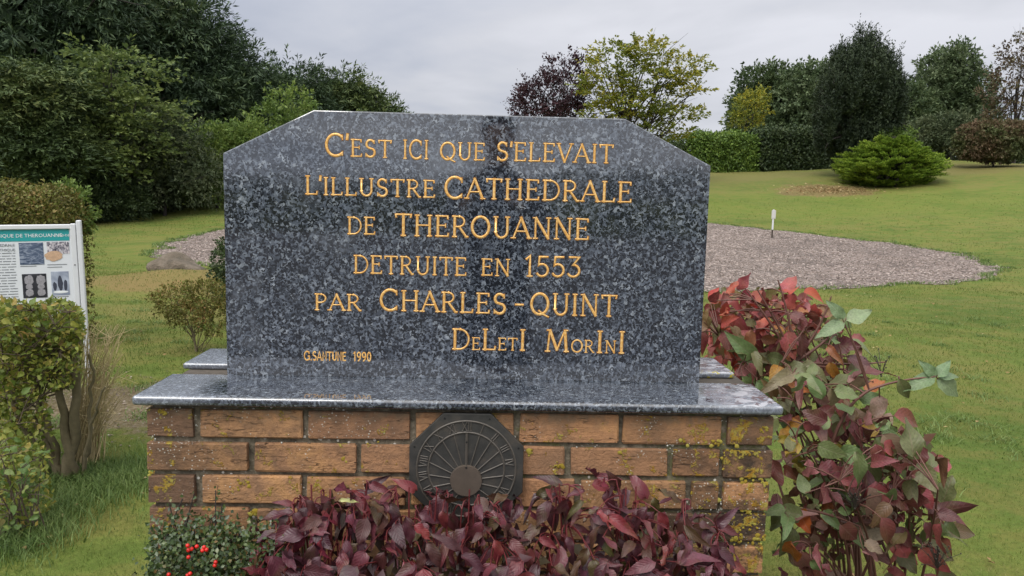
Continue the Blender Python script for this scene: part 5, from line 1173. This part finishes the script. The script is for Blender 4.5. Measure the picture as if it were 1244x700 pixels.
pp = np.array([on_blob(lpb[rng.integers(3)], 3.05, 3.4) for _ in range(900)]); n = len(pp)
tag(cards_mesh('inner_leaves', [cards(pp, rng.normal(size=(n, 3)), rng.normal(size=(n, 3))*.7+[0, -.3, .7], rng.uniform(.02, .035, n), rng.uniform(.013, .022, n), .2)], M_YGS, lp), kind='stuff')

# ------------------------------------------------------------------ grass blades
M_BLADE = m_foliage('grass_blades', [(0, (.056, .100, .018)), (.4, (.106, .156, .029)), (.75, (.18, .205, .048)), (.93, (.26, .24, .09)), (1, (.34, .29, .15))], .35, .6, .5, 1.6, .2)
M_TUFT = m_foliage('long_green_grass', [(0, (.06, .11, .028)), (.5, (.12, .19, .045)), (1, (.24, .30, .10))], .35, .5, .3, 2, .3)
def blades(x, y, h, w_, lean, mt, name):
    n = len(x); z = ground(x, y); P = np.stack([x, y, z-.004], -1); an = rng.uniform(0, 2*PI, n)
    L = np.stack([np.cos(an)*lean, np.sin(an)*lean, np.ones(n)], -1)*h[:, None]; sd = np.stack([-np.sin(an+rng.normal(0, .8, n)), np.cos(an), 0*an], -1); sd = norm(sd)*w_[:, None]/2
    m = P+L*[.35, .35, .6]; V = np.stack([P-sd, P+sd, m+sd*.8, P+L*[1, 1, .95], m-sd*.8], 1).reshape(-1, 3); k = np.arange(n)[:, None]*5
    Fa = np.stack([k+[0, 1, 2], k+[0, 2, 4], k+[4, 2, 3]], 1).reshape(-1, 3); return tag(link(name, mesh_np(name, V, Fa, [mt])), kind='stuff')
N_ = 190000; d = 2.1*(13/2.1)**(rng.uniform(0, 1, N_)**1.0); az = rng.uniform(-.66, .70, N_); x = d*np.tan(az); y = d
ok = ~((np.abs(x+.05) < .78) & (y < 2.15)) & ~((np.hypot((x+2.0)/1.0, (y-5.0)/.5)+rng.normal(0, .25, N_)) < .9) & (np.abs((x-GC[0])/10.7)**2+((y-GC[1])/8.3)**2 > 1.0)
x, y = x[ok], y[ok]; s = np.clip(y/4, .7, 2.2)
tag(blades(x, y, rng.uniform(.010, .026, len(x))*np.clip(y/5, .9, 1.3), .0026*s, rng.uniform(.2, 1.1, len(x)), M_BLADE, 'lawn_grass'), 'short mown yellow green grass of the lawn', 'grass')
N2_ = 60000; d = 12*(34/12)**rng.uniform(0, 1, N2_); az = rng.uniform(-.62, .68, N2_); x2 = d*np.tan(az); y2 = d
ok = ((x2-GC[0])/10.7)**2+((y2-GC[1])/8.3)**2 > 1.0; x2, y2 = x2[ok], y2[ok]
tag(blades(x2, y2, rng.uniform(.02, .05, len(x2)), .0065*y2/12, rng.uniform(.4, 1.3, len(x2)), M_BLADE, 'lawn_grass'), 'coarser grass of the lawn around and beyond the gravel circle', 'grass')
ne = 9000; an = rng.uniform(0, 2*PI, ne); q = 1.0+rng.normal(0, .008, ne)+.012*np.sin(an*23)+.01*np.sin(an*57); x2 = GC[0]+10.7*grav_r(an)*np.cos(an)*q; y2 = GC[1]+8.3*grav_r(an)*np.sin(an)*q
tag(blades(x2, y2, rng.uniform(.03, .08, ne), .010*np.maximum(y2, 5)/12, rng.uniform(.3, 1.2, ne), M_TUFT, 'edge_grass'), 'grass tufts creeping over the edge of the gravel circle', 'grass')
xs, ys = [], []
nc = 150
for k in range(nc):
    d_ = rng.uniform(3.2, 10); a_3 = rng.uniform(-.62, .68); xs.append(d_*math.tan(a_3)+rng.normal(0, .07, 90)); ys.append(d_+rng.normal(0, .07, 90))
x2 = np.concatenate(xs); y2 = np.concatenate(ys); ok = ~((np.abs(x2+.05) < .80) & (y2 < 2.3)); x2, y2 = x2[ok], y2[ok]
tag(blades(x2, y2, rng.uniform(.015, .045, len(x2)), np.full(len(x2), .006), rng.uniform(.6, 2.2, len(x2)), M_TUFT, 'weed_clumps'), 'darker green clumps of clover and coarse grass dotted over the lawn', 'weeds')
xs, ys = [], []
for (px, py, rp, dd_, cnt) in [(90, 596, 60, 3.7, 5200), (150, 590, 40, 3.7, 2500), (30, 690, 40, 3.05, 2200), (40, 640, 60, 3.3, 1800)]:
    c = at(px, py, dd_); k = dd_/F; xs.append(c[0]+rng.normal(0, rp*k*.8, cnt)); ys.append(dd_+rng.normal(0, .14, cnt))
x = np.concatenate(xs); y = np.concatenate(ys); ok = ~((np.abs(x+.05) < .80) & (y < 2.2)); x, y = x[ok], y[ok]
tag(blades(x, y, rng.uniform(.02, .075, len(x)), np.full(len(x), .0035), rng.uniform(.3, 1.4, len(x)), M_TUFT, 'long_grass'), 'longer uncut fresh green grass round the stems of the leafy bush', 'grass')
# fallen leaves on the lawn
n = 420; x = rng.uniform(-4, 7, n); y = rng.uniform(2.6, 12, n); P = np.stack([x, y, ground(x, y)+.018], -1)
M_LIT = m_foliage('leaf_litter', [(0, (.20, .11, .05)), (.5, (.34, .22, .10)), (1, (.48, .40, .22))], .1, .7, .1)
tag(link('leaf_litter', mesh_np('leaf_litter', *cards(P, rng.normal(size=(n, 3))*[1, 1, .1], rng.normal(size=(n, 3))*.3+[0, 0, 1], rng.uniform(.02, .04, n), rng.uniform(.012, .025, n), .2), [M_LIT])), 'scattered small fallen leaves lying on the lawn', 'leaves', kind='stuff')
n = 1100; c = at(1010, 228, 37); x = c[0]-.4+rng.normal(0, 1.1, n); y = 35.9+rng.normal(0, .7, n); P = np.stack([x, y, ground(x, y)+.03], -1)
tag(link('leaf_litter', mesh_np('leaf_litter', *cards(P, rng.normal(size=(n, 3))*[1, 1, .1], rng.normal(size=(n, 3))*.3+[0, 0, 1], rng.uniform(.05, .11, n), rng.uniform(.04, .07, n), .2), [M_LIT])), 'brown leaf litter on bare earth at the foot of the upright yew', 'leaves', kind='stuff')

# ------------------------------------------------------------------ what stands behind the photographer, seen mirrored in the stele
hedge('boundary_hedge', -34, 2, -27, -26, 1.75, M_HEDG2, 'long low hedge behind the photographer, left half', 9000, .22, along=1.6)
hedge('boundary_hedge', 2, 36, -26, -25, 2.3, M_HEDG2, 'long low hedge behind the photographer, right half', 9000, .22, along=1.8)
for (x, y, h_, r_2, lb_) in ((15, -30, 4.4, 2.6, 'smaller round tree behind the photographer on the right side'), (22, -33, 5.5, 3.0, 'taller round tree behind the photographer at the far right'), (-26, -34, 4.2, 2.8, 'round tree standing alone behind the photographer on the left side')):
    tree('broadleaf_tree', (x, y, gz(x, y)), [(x, y, h_*.62, r_2, r_2, h_*.36), (x+1, y, h_*.5, r_2*.8, r_2*.8, h_*.3)], [sp(420, 12, .7, .22, .12, 'broad')], M_GREENT,
         lb_, group='trees behind the photographer', r0=.16, core=.55)

# the photographer, seen as a dark reflection in the stele
def skin(name, pts, edges, mt, parent, sub=2, root=0):
    me = bpy.data.meshes.new(name); me.from_pydata([p[:3] for p in pts], edges, []); o = bpy.data.objects.new(name, me); COL.objects.link(o); o.parent = parent
    me.transform(Matrix.Translation(-Vector(parent.location)))
    md = o.modifiers.new('skin', 'SKIN'); md.use_smooth_shade = True
    for v, p in zip(me.skin_vertices[0].data, pts): v.radius = (p[3], p[4] if len(p) > 4 else p[3]); v.use_root = False
    me.skin_vertices[0].data[root].use_root = True
    s_ = o.modifiers.new('sub', 'SUBSURF'); s_.levels = s_.render_levels = sub
    me.materials.append(mt); return o
def photographer():
    X0, Y0 = .04, -.40
    t = empty('person', (X0, Y0, 0), 'person in dark jacket holding up a phone, mirrored in the polished stele', 'person')
    skn = simple('skin', (.42, .25, .18), .55, 0, .08, 60); jac = simple('dark_jacket', (.018, .020, .026), .8, 0, .3, 60); tro = simple('dark_trousers', (.03, .034, .05), .85, 0, .3, 60); hair = simple('dark_hair', (.03, .02, .014), .7, 0, .4, 200); shoe = simple('dark_shoe', (.02, .018, .016), .5)
    P = [(X0, Y0, 1.0, .085, .075)]; E_ = []
    def add(par, *q): P.append(q); E_.append((par, len(P)-1)); return len(P)-1
    sp1 = add(0, X0, Y0, 1.18, .13, .095); chs = add(sp1, X0, Y0-.01, 1.38, .155, .10); nb = add(chs, X0, Y0, 1.52, .07, .06); nk = add(nb, X0, Y0+.01, 1.585, .052, .055)
    jw = add(nk, X0, Y0+.035, 1.645, .062, .078); hd = add(jw, X0, Y0+.03, 1.72, .075, .092); add(hd, X0, Y0+.02, 1.79, .062, .075)
    for s in (-1, 1):
        h = add(0, X0+s*.085, Y0, .90, .065, .07); kn = add(h, X0+s*.11, Y0+.02, .50, .056, .06); an = add(kn, X0+s*.12, Y0-.02, .09, .036, .04); add(an, X0+s*.13, Y0+.10, .035, .032, .028)
        sh = add(chs, X0+s*.18, Y0-.01, 1.44, .044, .048); el = add(sh, X0+s*.24, Y0+.08, 1.20, .042, .042); wr = add(el, s*.115+.01, -.085, 1.385, .026, .023)
        pa = add(wr, s*.098, -.050, 1.405, .030, .016)
        for f, dz in enumerate((.028, .010, -.008, -.026)):
            ln = (.9, 1.0, .93, .75)[f]
            k = add(pa, s*.093, -.034+.004*ln, 1.412+dz, .0095); k2 = add(k, s*.086, -.012, 1.414+dz, .0085); add(k2, s*(.086-.012*ln), -.007, 1.415+dz, .0075)
        k = add(pa, s*.082, -.050, 1.425, .011); add(k, s*.062, -.034, 1.432, .009)
    skin('body', P, E_, skn, t, 2)
    rings = [(.80, .20, .15), (.84, .20, .15), (.98, .182, .135), (1.12, .168, .118), (1.28, .182, .124), (1.40, .200, .124), (1.47, .205, .110), (1.515, .150, .090), (1.54, .078, .070), (1.565, .070, .070)]
    V, n = [], 28
    for z, rx, ry in rings:
        for k in range(n):
            q = 2*PI*k/n; V.append((X0+rx*math.copysign(abs(math.cos(q))**.85, math.cos(q)), Y0-.005+ry*math.copysign(abs(math.sin(q))**.85, math.sin(q)), z))
    Fq = [[r*n+k, r*n+(k+1) % n, (r+1)*n+(k+1) % n, (r+1)*n+k] for r in range(len(rings)-1) for k in range(n)]
    me = mesh_np('jacket', np.array(V)-np.array(t.location), Fq, [jac], smooth=True); o = bpy.data.objects.new('jacket', me); COL.objects.link(o); o.parent = t
    for s in (-1, 1):
        skin('sleeve', [(X0+s*.155, Y0-.01, 1.455, .068, .075), (X0+s*.205, Y0+.0, 1.40, .066, .070), (X0+s*.24, Y0+.08, 1.20, .056, .056), (s*.125+.01, -.11, 1.365, .040, .036)], [(0, 1), (1, 2), (2, 3)], jac, t, 2, 1)
    T = [(X0, Y0, 1.0, .11, .09)]; TE = []
    for s in (-1, 1): T += [(X0+s*.095, Y0, .90, .10, .105), (X0+s*.11, Y0+.02, .50, .075, .078), (X0+s*.12, Y0-.02, .11, .062, .066)]; k = len(T); TE += [(0, k-3), (k-3, k-2), (k-2, k-1)]
    skin('trousers', T, TE, tro, t, 2)
    for s in (-1, 1): skin('shoe', [(X0+s*.12, Y0-.05, .045, .045, .04), (X0+s*.125, Y0+.04, .04, .045, .035), (X0+s*.13, Y0+.15, .032, .042, .026)], [(0, 1), (1, 2)], shoe, t, 2, 1)
    bm = bmesh.new(); bmesh.ops.create_uvsphere(bm, u_segments=28, v_segments=20, radius=1)
    cut = [v for v in bm.verts if (v.co.y > .30 and v.co.z < .45) or v.co.z < -.75]; bmesh.ops.delete(bm, geom=cut, context='VERTS')
    rs = random.Random(2)
    for v in bm.verts: q = 1+rs.uniform(-.02, .03); v.co = (X0+v.co.x*.086*q, Y0+.012+v.co.y*.105*q, 1.752+v.co.z*.098*q)
    bm_obj('hair', bm, [hair], t, True)
    for s in (-1, 1):
        bm = bmesh.new(); bmesh.ops.create_uvsphere(bm, u_segments=12, v_segments=8, radius=.011, matrix=Matrix.Translation((X0+s*.031, Y0+.092, 1.722))); bm_obj('eye', bm, [simple('eye_white', (.7, .7, .68), .2)], t, True)
        bm = bmesh.new(); bmesh.ops.create_uvsphere(bm, u_segments=10, v_segments=8, radius=.03, matrix=Matrix.Translation((X0+s*.078, Y0+.02, 1.712)) @ Matrix.Diagonal((.3, .6, 1, 1))); bm_obj('ear', bm, [skn], t, True)
    skin('nose', [(X0, Y0+.118, 1.722, .008), (X0, Y0+.135, 1.69, .014), (X0, Y0+.12, 1.682, .012)], [(0, 1), (1, 2)], skn, t, 2, 1)
    skin('mouth', [(X0-.024, Y0+.106, 1.652, .004), (X0, Y0+.117, 1.650, .007), (X0+.024, Y0+.106, 1.652, .004)], [(0, 1), (1, 2)], simple('lip', (.34, .13, .11), .5), t, 2, 1)
    ph = bm_obj('mobile_phone', bm_box(-.078, .078, -.022, -.014, 1.382, 1.458, .003, 2), [simple('black_glass', (.01, .01, .012), .1)])
    tag(ph, 'black mobile phone held sideways in both hands by the photographer', 'phone')
photographer()
